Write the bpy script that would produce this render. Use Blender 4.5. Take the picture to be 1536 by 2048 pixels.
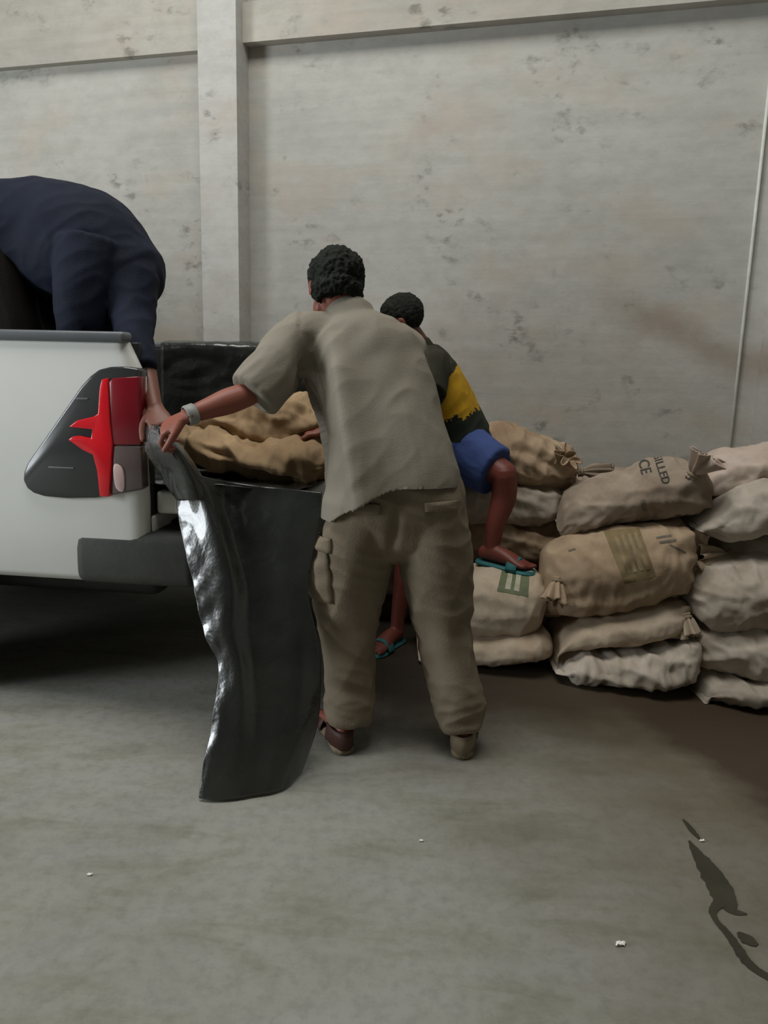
import bpy, bmesh, math, random
from mathutils import Vector, Matrix, noise
from mathutils.bvhtree import BVHTree
from math import pi, sin, cos, radians, sqrt
random.seed(4)
for o in list(bpy.data.objects): bpy.data.objects.remove(o)
S = bpy.context.scene
COL = S.collection

# ---------------------------------------------------------------- camera
FPX, PITCH, ROLL = 1538.0, radians(11), 0.0243
CAM = Vector((0, 0, 1.27))
CF = Vector((0, cos(PITCH), -sin(PITCH)))
_u0 = Vector((0, sin(PITCH), cos(PITCH))); _r0 = Vector((1, 0, 0))
CR = cos(ROLL)*_r0 + sin(ROLL)*_u0
CU = cos(ROLL)*_u0 - sin(ROLL)*_r0
cd = bpy.data.cameras.new('camera'); cam = bpy.data.objects.new('camera', cd); COL.objects.link(cam)
cd.sensor_fit = 'HORIZONTAL'; cd.sensor_width = 36.0; cd.lens = 36.0*FPX/1536
M = Matrix((CR, CU, -CF)).transposed().to_4x4(); M.translation = CAM
cam.matrix_world = M
cd.clip_end = 100
S.camera = cam

def ray(x, y): return CF + (x-768)/FPX*CR - (y-1024)/FPX*CU
def P(x, y, Y):            # point of the sight line at world depth Y
    d = ray(x, y); return CAM + d*(Y/d.y)
def G(x, y, z=0.0):        # point of the sight line on a horizontal plane
    d = ray(x, y); return CAM + d*((z-CAM.z)/d.z)

# ---------------------------------------------------------------- world, lights, exposure
w = bpy.data.worlds.new('world'); S.world = w; w.use_nodes = True
w.node_tree.nodes['Background'].inputs[0].default_value = (0.80, 0.90, 1.0, 1)
w.node_tree.nodes['Background'].inputs[1].default_value = 0.15
def area(name, loc, target, sx, sy, power, color):
    l = bpy.data.lights.new(name, 'AREA'); l.shape = 'RECTANGLE'; l.size = sx; l.size_y = sy
    l.energy = power; l.color = color
    o = bpy.data.objects.new(name, l); COL.objects.link(o); o.location = loc
    o.rotation_euler = (Vector(target)-Vector(loc)).to_track_quat('-Z', 'Y').to_euler()
    return o
area('roller_door_daylight', (-5.3, 1.0, 1.8), (0.0, 2.3, 1.1), 1.4, 2.1, 160, (0.90, 0.96, 1.0))
area('roof_skylight', (-0.9, 1.9, 5.6), (-0.8, 2.2, 0), 3.8, 2.0, 185, (1.0, 0.985, 0.94))
S.view_settings.view_transform = 'Standard'
S.view_settings.look = 'None'
S.view_settings.exposure = 0.0
S.view_settings.gamma = 1.0
S.view_settings.use_curve_mapping = False

# ---------------------------------------------------------------- materials
def srgb(r, g, b):
    f = lambda c: (c/255/12.92) if c/255 <= 0.04045 else ((c/255+0.055)/1.055)**2.4
    return (f(r), f(g), f(b), 1)

class NT:
    def __init__(s, name):
        s.m = bpy.data.materials.new(name); s.m.use_nodes = True
        s.t = s.m.node_tree; s.b = s.t.nodes['Principled BSDF']
        s.tc = s.n('ShaderNodeTexCoord')
    def n(s, t, **k):
        o = s.t.nodes.new(t)
        for a, v in k.items(): setattr(o, a, v)
        return o
    def l(s, a, b): s.t.links.new(a, b)
    def coord(s, scale=(1, 1, 1), rot=(0, 0, 0), loc=(0, 0, 0), kind='Object'):
        m = s.n('ShaderNodeMapping'); s.l(s.tc.outputs[kind], m.inputs[0])
        m.inputs['Scale'].default_value = scale; m.inputs['Rotation'].default_value = rot; m.inputs['Location'].default_value = loc
        return m.outputs[0]
    def noise(s, vec, scale, detail=5, rough=0.55, dist=0.0):
        k = s.n('ShaderNodeTexNoise'); s.l(vec, k.inputs['Vector'])
        k.inputs['Scale'].default_value = scale; k.inputs['Detail'].default_value = detail
        k.inputs['Roughness'].default_value = rough; k.inputs['Distortion'].default_value = dist
        return k.outputs[0]
    def ramp(s, fac, a, b, lo=0.0, hi=1.0):
        r = s.n('ShaderNodeMapRange'); s.l(fac, r.inputs[0])
        for i, v in zip((1, 2, 3, 4), (a, b, lo, hi)): r.inputs[i].default_value = v
        return r.outputs[0]
    def math(s, op, a, b=None):
        m = s.n('ShaderNodeMath', operation=op)
        for i, v in enumerate((a, b)):
            if v is None: continue
            if isinstance(v, (int, float)): m.inputs[i].default_value = v
            else: s.l(v, m.inputs[i])
        return m.outputs[0]
    def mix(s, fac, a, b, bt='MIX'):
        m = s.n('ShaderNodeMix', data_type='RGBA', blend_type=bt)
        if isinstance(fac, (int, float)): m.inputs[0].default_value = fac
        else: s.l(fac, m.inputs[0])
        for i, v in ((6, a), (7, b)):
            if isinstance(v, tuple): m.inputs[i].default_value = v
            else: s.l(v, m.inputs[i])
        return m.outputs[2]
    def bump(s, h, strength, dist=0.01):
        k = s.n('ShaderNodeBump'); s.l(h, k.inputs['Height'])
        k.inputs['Strength'].default_value = strength; k.inputs['Distance'].default_value = dist
        s.l(k.outputs[0], s.b.inputs['Normal'])
    def fin(s, col, rough=0.8, spec=0.5, metal=0.0):
        if isinstance(col, tuple): s.b.inputs['Base Color'].default_value = col
        else: s.l(col, s.b.inputs['Base Color'])
        if isinstance(rough, (int, float)): s.b.inputs['Roughness'].default_value = rough
        else: s.l(rough, s.b.inputs['Roughness'])
        s.b.inputs['Specular IOR Level'].default_value = spec
        s.b.inputs['Metallic'].default_value = metal
        return s.m

def simple(name, col, rough=0.7, var=0.12, scale=9, bump=0.0, bscale=60, spec=0.4, metal=0.0, stretch=(1, 1, 1)):
    t = NT(name); v = t.coord(stretch)
    n = t.noise(v, scale)
    dark = tuple(c*(1-var*1.6) for c in col[:3]) + (1,); lite = tuple(min(1, c*(1+var)) for c in col[:3]) + (1,)
    c = t.mix(t.ramp(n, .3, .7), dark, lite)
    if bump: t.bump(t.noise(v, bscale, 3), bump, 0.004)
    return t.fin(c, rough, spec, metal)

def concrete_wall(name, base, seed=0):
    t = NT(name)
    # world-like coordinates of the wall (objects carry their mesh in world space)
    v = t.coord((1, 1, 1), (0, 0, 0), (seed, 0, 0))
    hs = t.coord((0.55, 0.55, 9.0), loc=(seed, 3, 0))            # board marks: long, horizontal
    big = t.noise(v, 0.9, 4, .6)
    board = t.noise(hs, 2.2, 6, .6)
    fine = t.noise(t.coord((1.2, 1.2, 2.0)), 7, 8, .72)
    blot = t.noise(v, 3.1, 6, .62, .6)
    c = t.mix(t.ramp(big, .3, .72), tuple(x*0.86 for x in base[:3])+(1,), tuple(min(1, x*1.10) for x in base[:3])+(1,))
    c = t.mix(t.ramp(board, .35, .72, 0, .22), c, srgb(218, 216, 210))
    c = t.mix(t.ramp(fine, .42, .72, 0, .30), c, srgb(134, 134, 128))
    c = t.mix(t.ramp(t.noise(t.coord((1, 1, 2.2), loc=(seed+4, 1, 2)), 1.6, 5, .6), .5, .72, 0, .5), c, srgb(186, 168, 152))
    spots = t.math('MULTIPLY', t.ramp(blot, .55, .66), t.ramp(t.noise(t.coord((1, 1, 1.8), loc=(2, seed, 7)), 11, 4, .6), .5, .62))
    c = t.mix(t.math('MULTIPLY', spots, .55), c, srgb(92, 92, 84))
    # rust-brown smear low on the right of the wall
    sx = t.n('ShaderNodeSeparateXYZ'); t.l(t.tc.outputs['Object'], sx.inputs[0])
    line = t.math('ADD', t.math('MULTIPLY', t.math('SUBTRACT', sx.outputs[0], 1.50), .42), t.math('SUBTRACT', sx.outputs[2], 1.43))
    wob = t.math('MULTIPLY', t.math('SUBTRACT', t.noise(v, 4, 5, .6), .5), .20)
    sm = t.ramp(t.math('ABSOLUTE', t.math('ADD', line, wob)), .02, .13, 1, 0)
    sm = t.math('MULTIPLY', sm, t.ramp(sx.outputs[0], 1.0, 1.3))
    c = t.mix(t.math('MULTIPLY', sm, .42), c, srgb(132, 106, 88))
    t.bump(t.math('ADD', t.math('MULTIPLY', board, .4), t.math('MULTIPLY', fine, .6)), .25, .010)
    return t.fin(c, .9, .2)

def floor_mat():
    t = NT('worn_concrete_floor')
    v = t.coord()
    sx = t.n('ShaderNodeSeparateXYZ'); t.l(t.tc.outputs['Object'], sx.inputs[0])
    big = t.noise(v, 1.1, 5, .6, .5)
    sw = t.noise(t.coord((1, 3.2, 1), (0, 0, radians(38))), 2.4, 7, .65, .4)
    fine = t.noise(v, 26, 8, .7)
    c = t.mix(t.ramp(big, .3, .7), srgb(124, 124, 113), srgb(152, 150, 140))
    c = t.mix(t.ramp(sw, .42, .7, 0, .6), c, srgb(154, 154, 152))
    c = t.mix(t.ramp(sw, .3, .46, .45, 0), c, srgb(100, 102, 90))
    c = t.mix(t.ramp(fine, .45, .8, 0, .45), c, srgb(86, 86, 78))
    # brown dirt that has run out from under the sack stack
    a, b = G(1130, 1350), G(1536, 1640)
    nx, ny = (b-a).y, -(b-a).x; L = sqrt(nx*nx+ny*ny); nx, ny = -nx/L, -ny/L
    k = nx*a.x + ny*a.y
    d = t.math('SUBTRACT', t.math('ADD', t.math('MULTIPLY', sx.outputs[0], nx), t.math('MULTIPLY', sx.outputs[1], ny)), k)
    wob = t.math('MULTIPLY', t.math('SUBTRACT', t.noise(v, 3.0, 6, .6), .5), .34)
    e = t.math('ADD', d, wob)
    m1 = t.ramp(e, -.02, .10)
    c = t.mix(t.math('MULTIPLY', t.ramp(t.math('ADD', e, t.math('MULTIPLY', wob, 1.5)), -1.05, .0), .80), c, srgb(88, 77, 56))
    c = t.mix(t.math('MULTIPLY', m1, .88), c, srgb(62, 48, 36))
    # the same dirt behind the grey man's legs, plus painted shade of man and sacks
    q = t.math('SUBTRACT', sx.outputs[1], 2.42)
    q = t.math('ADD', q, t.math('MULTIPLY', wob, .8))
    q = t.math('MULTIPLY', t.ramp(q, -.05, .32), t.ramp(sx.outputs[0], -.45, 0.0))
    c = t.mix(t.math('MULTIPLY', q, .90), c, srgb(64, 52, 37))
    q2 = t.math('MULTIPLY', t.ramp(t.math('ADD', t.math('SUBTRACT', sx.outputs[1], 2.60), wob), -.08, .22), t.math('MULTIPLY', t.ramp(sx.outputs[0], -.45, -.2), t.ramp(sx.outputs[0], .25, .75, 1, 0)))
    c = t.mix(t.math('MULTIPLY', q2, .8), c, srgb(40, 31, 23))  # deepest part of the painted shade, between the legs
    t.bump(t.math('ADD', fine, t.math('MULTIPLY', sw, .5)), .25, .006)
    return t.fin(c, t.ramp(sw, .3, .7, .62, .85), .35)

def sack_mat(name, base, dirt, seed):
    t = NT(name)
    v = t.coord(loc=(seed*1.7, seed, seed*.6))
    st = t.noise(t.coord((1, 1, 1), loc=(seed, 2*seed, 0)), 3.4, 6, .62, .5)
    c = t.mix(t.ramp(st, .40, .70, 0, .85), base, dirt)
    c = t.mix(t.ramp(t.noise(v, 14, 6, .7), .52, .75, 0, .35), c, tuple(x*.55 for x in dirt[:3])+(1,))
    wv = t.n('ShaderNodeTexWave'); t.l(v, wv.inputs[0]); wv.inputs['Scale'].default_value = 130; wv.bands_direction = 'X'
    wz = t.n('ShaderNodeTexWave'); t.l(v, wz.inputs[0]); wz.inputs['Scale'].default_value = 130; wz.bands_direction = 'Z'
    t.bump(t.math('ADD', t.math('ADD', wv.outputs[1], wz.outputs[1]), t.math('MULTIPLY', t.noise(v, 9, 5, .6), 5)), .35, .004)
    return t.fin(c, .72, .3)

MAT = {}
MAT['wall'] = concrete_wall('board_marked_concrete', srgb(184, 183, 176))
MAT['pillar'] = concrete_wall('pale_concrete', srgb(198, 197, 192), 9)
MAT['beam'] = concrete_wall('beam_concrete', srgb(182, 178, 168), 21)
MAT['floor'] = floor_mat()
MAT['roof'] = simple('corrugated_roof', srgb(120, 122, 120), .6)
MAT['conduit'] = simple('pvc_conduit', srgb(205, 208, 200), .5)
MAT['paint'] = simple('white_car_paint', srgb(226, 227, 222), .25, .03, 2, spec=.6)
MAT['railcap'] = simple('grey_rail_plastic', srgb(104, 108, 112), .35, .1, 5, .15)
MAT['black'] = simple('black_plastic', srgb(40, 42, 40), .55, .15, 12, .2)
MAT['blackdark'] = simple('dark_liner', srgb(34, 38, 36), .5, .15, 12, .2)
MAT['bumper'] = simple('dark_bumper_plastic', srgb(62, 63, 58), .6, .12, 10, .2)
MAT['tyre'] = simple('tyre_rubber', srgb(28, 28, 27), .85, .15, 30, .4)
MAT['rim'] = simple('alloy', srgb(150, 152, 154), .35, .05, metal=.8)
MAT['glass'] = simple('dark_glass', srgb(22, 26, 28), .08, .02, spec=.7)
MAT['lamp_dark'] = simple('smoked_lens', srgb(52, 54, 55), .18, .08, 4, spec=.6)
MAT['lamp_red'] = simple('bright_red_lens', (0.72, .012, .022, 1), .15, .06, 6, spec=.6)
MAT['lamp_deep'] = simple('deep_red_lens', (0.20, .006, .014, 1), .2, .1, 5, spec=.6)
MAT['lamp_clear'] = simple('clear_lens', srgb(92, 80, 78), .15, .1, 6, spec=.7)
MAT['lamp_pale'] = simple('pale_reflector', srgb(205, 176, 172), .3, .08, 8)
MAT['greyshirt'] = simple('grey_jersey', srgb(137, 130, 117), .72, .05, 5, .25, 240, .25)
MAT['pants'] = simple('khaki_cotton', srgb(126, 114, 97), .88, .07, 7, .35, 160, .2)
MAT['skinL'] = simple('tanned_skin', srgb(142, 84, 68), .5, .08, 8, .1, 120)
MAT['skinD'] = simple('dark_tanned_skin', srgb(112, 56, 46), .5, .08, 8, .1, 120)
MAT['skinN'] = simple('brown_skin', srgb(116, 72, 58), .5, .08, 8, .1, 120)
MAT['hair'] = simple('black_hair', srgb(38, 40, 36), .85, .2, 60, .5, 260, .15)
MAT['navy'] = simple('navy_jersey', srgb(24, 30, 46), .8, .12, 5, .3, 200, .2)
MAT['brownpants'] = simple('dark_brown_cloth', srgb(28, 24, 20), .85, .15, 6, .3, 160, .2)
MAT['sblack'] = simple('black_jersey', srgb(52, 50, 40), .85, .1, 6, .3, 200, .2)
MAT['syellow'] = simple('yellow_jersey', srgb(196, 152, 38), .8, .12, 6, .3, 200, .2)
MAT['sgreen'] = simple('dark_green_jersey', srgb(46, 52, 44), .85, .15, 8, .3, 200, .2)
MAT['blue'] = simple('blue_shorts_cloth', srgb(62, 80, 132), .8, .12, 5, .3, 200, .25)
MAT['teal'] = simple('teal_foam', srgb(46, 110, 112), .7, .1)
MAT['sole'] = simple('tan_sole', srgb(132, 118, 96), .8, .12, 20, .3)
MAT['strap'] = simple('brown_strap', srgb(72, 44, 36), .6, .1, 10, .2)
MAT['band'] = simple('grey_band', srgb(150, 150, 146), .5, .1)
MAT['paper'] = simple('white_paper', srgb(235, 235, 228), .8, .03)
MAT['twine'] = simple('tie_twine', srgb(150, 135, 110), .8, .2)
MAT['pgreen'] = simple('green_print', srgb(98, 106, 76), .7, .15, 20)
MAT['polive'] = simple('olive_print', srgb(128, 112, 78), .75, .2, 14)
MAT['ppale'] = simple('pale_print', srgb(170, 168, 146), .75, .15, 20)
MAT['ptan'] = simple('faded_tan_print', srgb(142, 124, 94), .75, .2, 20)
MAT['ink'] = simple('grey_ink', srgb(66, 64, 60), .8, .2, 30)
MAT['wet'] = simple('dark_spill', srgb(58, 56, 44), .45, .2, 9, spec=.4)
MAT['inkfade'] = simple('faded_ink', srgb(112, 104, 94), .8, .2, 30)

def plastic_mat():
    t = NT('black_polythene'); v = t.coord()
    n = t.noise(v, 5, 5, .55, .6); n2 = t.noise(v, 30, 3, .5, .8)
    c = t.mix(t.ramp(t.noise(v, 4, 4), .35, .7), srgb(24, 26, 24), srgb(44, 46, 42))
    t.bump(t.math('ADD', n, t.math('MULTIPLY', n2, .10)), .30, .03)
    t.b.inputs['Coat Weight'].default_value = .6; t.b.inputs['Coat Roughness'].default_value = .05
    return t.fin(c, t.ramp(n, .35, .7, .22, .36), .6)
MAT['plastic'] = plastic_mat()

# ---------------------------------------------------------------- object helpers
def link(name, me, mats, parent=None, label=None, cat=None, group=None, kind=None, smooth=True, mod=None):
    if not isinstance(mats, (list, tuple)): mats = [mats]
    for m in mats: me.materials.append(m)
    if smooth:
        for p in me.polygons: p.use_smooth = True
    o = bpy.data.objects.new(name, me); COL.objects.link(o)
    if parent is not None:
        o.parent = parent
    tag(o, label, cat, group, kind)
    return o
def tag(o, label=None, cat=None, group=None, kind=None):
    if label: o['label'] = label
    if cat: o['category'] = cat
    if group: o['group'] = group
    if kind: o['kind'] = kind
    return o
def empty(name, loc, rz=0, **k):
    o = bpy.data.objects.new(name, None); COL.objects.link(o)
    o.location = loc; o.rotation_euler = (0, 0, rz); o.empty_display_size = .1
    return tag(o, **k)
def mesh(V, F, off=(0, 0, 0)):
    me = bpy.data.meshes.new('m'); off = Vector(off)
    me.from_pydata([tuple(Vector(v)-off) for v in V], [], F); me.validate(); me.update()
    b = bmesh.new(); b.from_mesh(me); bmesh.ops.recalc_face_normals(b, faces=b.faces); b.to_mesh(me); b.free()
    return me
def box_mesh(x0, x1, y0, y1, z0, z1, bev=0.0, seg=3, cuts=0):
    b = bmesh.new(); bmesh.ops.create_cube(b, size=1)
    for v in b.verts:
        v.co = Vector((x0+(v.co.x+.5)*(x1-x0), y0+(v.co.y+.5)*(y1-y0), z0+(v.co.z+.5)*(z1-z0)))
    if bev: bmesh.ops.bevel(b, geom=b.edges[:], offset=bev, segments=seg, affect='EDGES', profile=.5)
    me = bpy.data.meshes.new('m'); b.to_mesh(me); b.free(); return me
def prism_mesh(poly, ya, yb, bev=0.0, axis='y'):
    """polygon in x,z pushed from ya to yb"""
    b = bmesh.new()
    f0 = [b.verts.new((p[0], ya, p[1])) for p in poly]; f1 = [b.verts.new((p[0], yb, p[1])) for p in poly]
    n = len(poly); b.faces.new(f0); b.faces.new(f1[::-1])
    for i in range(n): b.faces.new((f0[i], f1[i], f1[(i+1) % n], f0[(i+1) % n]))
    bmesh.ops.recalc_face_normals(b, faces=b.faces)
    if bev: bmesh.ops.bevel(b, geom=[e for e in b.edges], offset=bev, segments=2, affect='EDGES', profile=.5)
    me = bpy.data.meshes.new('m'); b.to_mesh(me); b.free(); return me

def catmull(vals, k):
    """vals: list of tuples; k subdivisions per span"""
    n = len(vals); out = []
    for i in range(n-1):
        p0 = vals[max(i-1, 0)]; p1 = vals[i]; p2 = vals[i+1]; p3 = vals[min(i+2, n-1)]
        for j in range(k):
            t = j/k; t2 = t*t; t3 = t2*t
            out.append(tuple(.5*((2*b)+(-a+c)*t+(2*a-5*b+4*c-d)*t2+(-a+3*b-3*c+d)*t3) for a, b, c, d in zip(p0, p1, p2, p3)))
    out.append(tuple(vals[-1])); return out

def loft(V, F, secs, side=(1, 0, 0), k=4, seg=20, dome=True, power=2.0):
    """secs: (point, r_side, r_other). side: direction of r_side."""
    vals = [tuple(Vector(s[0])) + (s[1], s[2]) for s in secs]
    pts = catmull(vals, k) if len(vals) > 2 else [tuple(a+(b-a)*j/k for a, b in zip(vals[0], vals[1])) for j in range(k+1)]
    C = [Vector(p[:3]) for p in pts]; T = []
    for i in range(len(C)):
        T.append((C[min(i+1, len(C)-1)]-C[max(i-1, 0)]).normalized())
    rings = []
    side = Vector(side)
    def ring(c, t, ra, rb):
        s = side - t*side.dot(t)
        if s.length < 1e-3: s = t.orthogonal()
        s.normalize(); u = t.cross(s)
        idx = []
        for j in range(seg):
            a = 2*pi*j/seg; ca, sa = cos(a), sin(a)
            ex = 2/power
            V.append(c + s*(ra*math.copysign(abs(ca)**ex, ca)) + u*(rb*math.copysign(abs(sa)**ex, sa))); idx.append(len(V)-1)
        rings.append(idx)
    if dome:
        for q in (80, 55, 28):
            a = radians(q); ring(C[0]-T[0]*sin(a)*min(pts[0][3:5]), T[0], pts[0][3]*cos(a), pts[0][4]*cos(a))
    for c, t, p in zip(C, T, pts): ring(c, t, p[3], p[4])
    if dome:
        for q in (28, 55, 80):
            a = radians(q); ring(C[-1]+T[-1]*sin(a)*min(pts[-1][3:5]), T[-1], pts[-1][3]*cos(a), pts[-1][4]*cos(a))
    for a, b in zip(rings, rings[1:]):
        for j in range(seg): F.append((a[j], a[(j+1) % seg], b[(j+1) % seg], b[j]))
    F.append(tuple(rings[0][::-1])); F.append(tuple(rings[-1]))

def blob(V, F, c, r, rot=None, seg=20):
    c = Vector(c); rot = rot or Matrix.Identity(3); rows = []
    for i in range(1, 12):
        a = pi*i/12
        row = []
        for j in range(seg):
            b = 2*pi*j/seg
            V.append(c + rot @ Vector((r[0]*sin(a)*cos(b), r[1]*sin(a)*sin(b), r[2]*cos(a)))); row.append(len(V)-1)
        rows.append(row)
    for a, b in zip(rows, rows[1:]):
        for j in range(seg): F.append((a[j], b[j], b[(j+1) % seg], a[(j+1) % seg]))
    F.append(tuple(rows[0])); F.append(tuple(rows[-1][::-1]))

def fused(V, F, voxel, smooth=4, factor=.5):
    """one continuous skin around everything in V, F (world space)"""
    b = bmesh.new(); vs = [b.verts.new(v) for v in V]
    for f in F:
        try: b.faces.new([vs[i] for i in f])
        except ValueError: pass
    me = bpy.data.meshes.new('t'); b.to_mesh(me); b.free()
    o = bpy.data.objects.new('t', me); COL.objects.link(o)
    r = o.modifiers.new('r', 'REMESH'); r.mode = 'VOXEL'; r.voxel_size = voxel; r.use_smooth_shade = True
    if smooth:
        s = o.modifiers.new('s', 'SMOOTH'); s.iterations = smooth; s.factor = factor
    dg = bpy.context.evaluated_depsgraph_get(); dg.update()
    out = bpy.data.meshes.new_from_object(o.evaluated_get(dg))
    bpy.data.objects.remove(o); bpy.data.meshes.remove(me)
    out.materials.clear()
    return out
def wrinkle(me, fn):
    me.update(); N = [v.normal.copy() for v in me.vertices]
    for v, n in zip(me.vertices, N): v.co += n*fn(v.co, n)
    me.update()
def shift(me, off):
    off = Vector(off)
    for v in me.vertices: v.co -= off
    me.update(); return me
def fold(v, ax, freq, seed=0.0):
    """ridged noise stretched along axis ax"""
    a = Vector(ax).normalized(); along = a*v.dot(a)
    q = (v-along)*freq + along*freq*.22 + Vector((seed, seed*.7, -seed))
    return 1-2*abs(noise.noise(q))

# ---------------------------------------------------------------- the setting
bx = box_mesh(-9, 6, -6, 7, -.12, 0)
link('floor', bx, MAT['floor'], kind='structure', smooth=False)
WA = math.atan2(.259, -.966)                     # direction of the wall, to the left
wd = Vector((-.966, .259, 0)).normalized(); wn = Vector((-wd.y, wd.x, 0))   # wn points into the wall?
if wn.y < 0: wn = -wn
W0 = Vector((1.5, 3.95, 0))
def wall_box(x0, x1, n0, n1, z0, z1):
    """box lying along the wall; x0,x1 are world X on the wall plane, n0..n1 distance towards the room"""
    V = []
    for z in (z0, z1):
        for (x, n) in ((x0, n0), (x1, n0), (x1, n1), (x0, n1)):
            s = (x-W0.x)/wd.x; p = W0 + wd*s - wn*n; V.append((p.x, p.y, z))
    return mesh(V, [(0, 1, 2, 3), (4, 5, 6, 7), (0, 1, 5, 4), (1, 2, 6, 5), (2, 3, 7, 6), (3, 0, 4, 7)])
link('wall_back', wall_box(-8, 5, -.2, 0, 0, 6), MAT['wall'], kind='structure', smooth=False)
link('trim_1', wall_box(-1.012, -.796, 0, .15, 0, 6), MAT['pillar'], kind='structure', smooth=False)       # left pillar
link('trim_2', wall_box(1.828, 2.09, 0, .10, 0, 6), MAT['pillar'], kind='structure', smooth=False)       # right pillar
link('trim_3', wall_box(-.796, 1.828, 0, .07, 2.925, 3.12), MAT['beam'], kind='structure', smooth=False)    # beam over the right bay
link('trim_4', wall_box(-6, -1.012, 0, .05, 2.915, 3.5), MAT['beam'], kind='structure', smooth=False)      # beam over the left bay
link('trim_5', wall_box(2.09, 5, 0, .07, 2.925, 3.12), MAT['beam'], kind='structure', smooth=False)
V = []; F = []
a = W0 + wd*((1.737-W0.x)/wd.x) - wn*.012
loft(V, F, [(a+Vector((0, 0, .02)), .008, .008), (a+Vector((0, 0, 2.92)), .008, .008)], seg=10, dome=False, k=2)
link('wall_conduit', mesh(V, F, (a.x, a.y, 0)), MAT['conduit'], label='thin pale conduit running up the concrete wall at the right', cat='conduit').location = (a.x, a.y, 0)
link('wall_left', box_mesh(-5.7, -5.5, -6, 7, 0, 6), MAT['wall'], kind='structure', smooth=False)
link('wall_front', box_mesh(-5.7, 5.2, -6.2, -6, 0, 6), MAT['wall'], kind='structure', smooth=False)
link('ceiling', box_mesh(-5.7, 5.2, -6.2, 7, 6, 6.1), MAT['roof'], kind='structure', smooth=False)
link('wall_right', box_mesh(5, 5.2, -6, 3.2, 0, 6), MAT['wall'], kind='structure', smooth=False)

# ---------------------------------------------------------------- pickup truck (local axes: x to the rear, y to the far side)
TH = radians(-7); TO = Vector((-.79, 2.5, 0))
TX = Vector((cos(TH), sin(TH), 0)); TY = Vector((-sin(TH), cos(TH), 0))
truck = empty('pickup_truck', TO, TH, label='white pickup truck with open tailgate, backed up to the sacks', cat='truck')
def TW(x, y, z): return TO + TX*x + TY*y + Vector((0, 0, z))
WID = 1.72
def grid_mesh(rows, thick=0.0):
    V = []; F = []; n = len(rows[0])
    for r in rows: V += r
    for i in range(len(rows)-1):
        for j in range(n-1):
            a = i*n+j; F.append((a, a+1, a+n+1, a+n))
    return V, F
def solid(me, t, off=0):
    o = bpy.data.objects.new('t', me); COL.objects.link(o)
    s = o.modifiers.new('s', 'SOLIDIFY'); s.thickness = t; s.offset = off
    dg = bpy.context.evaluated_depsgraph_get(); dg.update()
    out = bpy.data.meshes.new_from_object(o.evaluated_get(dg)); bpy.data.objects.remove(o); return out
def side_panel(far):
    zs = [.0, .03, .10, .22, .36, .5, .64, .76, .86, .94, .985, 1.0]
    xs = [-1.50+i*.03 for i in range(49)]
    rows = []
    for q in zs:
        row = []
        for x in xs+[-.035, -.015, 0.0]:
            zb = .500
            dx = x+1.22
            if abs(dx) < .44: zb = max(zb, .34+sqrt(.44**2-dx*dx))
            z = zb + (1.318-zb)*q
            xe = x
            lim = 0 - .0*(z)
            if z > 1.20: lim = -(z-1.20)*.55
            if z < .78: lim = -(.78-z)*.08
            xe = min(x, lim) if x > -.1 else x
            if x > -.1: xe = -.1 + (x+.1)/.1*(lim+.1)
            bulge = .028*((z-.95)/.38)**2
            if z < .62: bulge += (.62-z)*.25
            rnd = max(0, (x+.05))/.05
            y = bulge + .03*rnd*rnd
            row.append((xe, y if not far else WID-y, z))
        rows.append(row)
    V, F = grid_mesh(rows)
    return solid(mesh(V, F), .012, 0)
link('side_panel', side_panel(False), MAT['paint'], truck)
link('side_panel', side_panel(True), MAT['paint'], truck)
for y0, y1 in ((.0, .075), (WID-.075, WID)):
    link('bed_rail', box_mesh(-1.5, -.055, y0+.005, y1-.003, 1.312, 1.347, .012), MAT['railcap'], truck, label='grey plastic cap on top of the bed side')
# bed
for y0, y1 in ((.055, .085), (WID-.085, WID-.055)):
    link('bed_inner_wall', box_mesh(-1.5, -.03, y0, y1, .80, 1.315, .006), MAT['blackdark'], truck)
link('rear_post', box_mesh(-.06, -.004, .032, .10, .62, 1.20, .01), MAT['black'], truck)
link('rear_post', box_mesh(-.06, -.004, WID-.10, WID-.032, .62, 1.20, .01), MAT['black'], truck)
link('bed_floor', box_mesh(-1.5, -.01, .05, WID-.05, .77, .815, .004), MAT['blackdark'], truck)
link('bed_front_wall', box_mesh(-1.53, -1.49, .05, WID-.05, .60, 1.34, .006), MAT['paint'], truck)
tg = link('tailgate', box_mesh(.005, .52, .07, WID-.07, .745, .825, .014), MAT['paint'], truck, label='white tailgate let down flat')
link('tailgate_liner', box_mesh(.03, .50, .10, WID-.10, .822, .832, .003), MAT['blackdark'], tg)
link('rear_sill', box_mesh(-.06, .003, .05, WID-.05, .60, .74, .01), MAT['paint'], truck)
link('bumper', box_mesh(-.27, .16, .01, WID-.01, .500, .688, .035, 4), MAT['bumper'], truck, label='dark plastic rear bumper')
link('bumper_step', box_mesh(-.06, .175, .20, WID-.20, .655, .697, .012), MAT['black'], truck)
link('underbody', box_mesh(-4.3, -.1, .32, WID-.32, .36, .62, .05), MAT['black'], truck)
link('mud_flap', box_mesh(-.80, -.785, .06, .30, .22, .60, .003), MAT['black'], truck)
link('mud_flap', box_mesh(-.80, -.785, WID-.30, WID-.06, .22, .60, .003), MAT['black'], truck)
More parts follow.
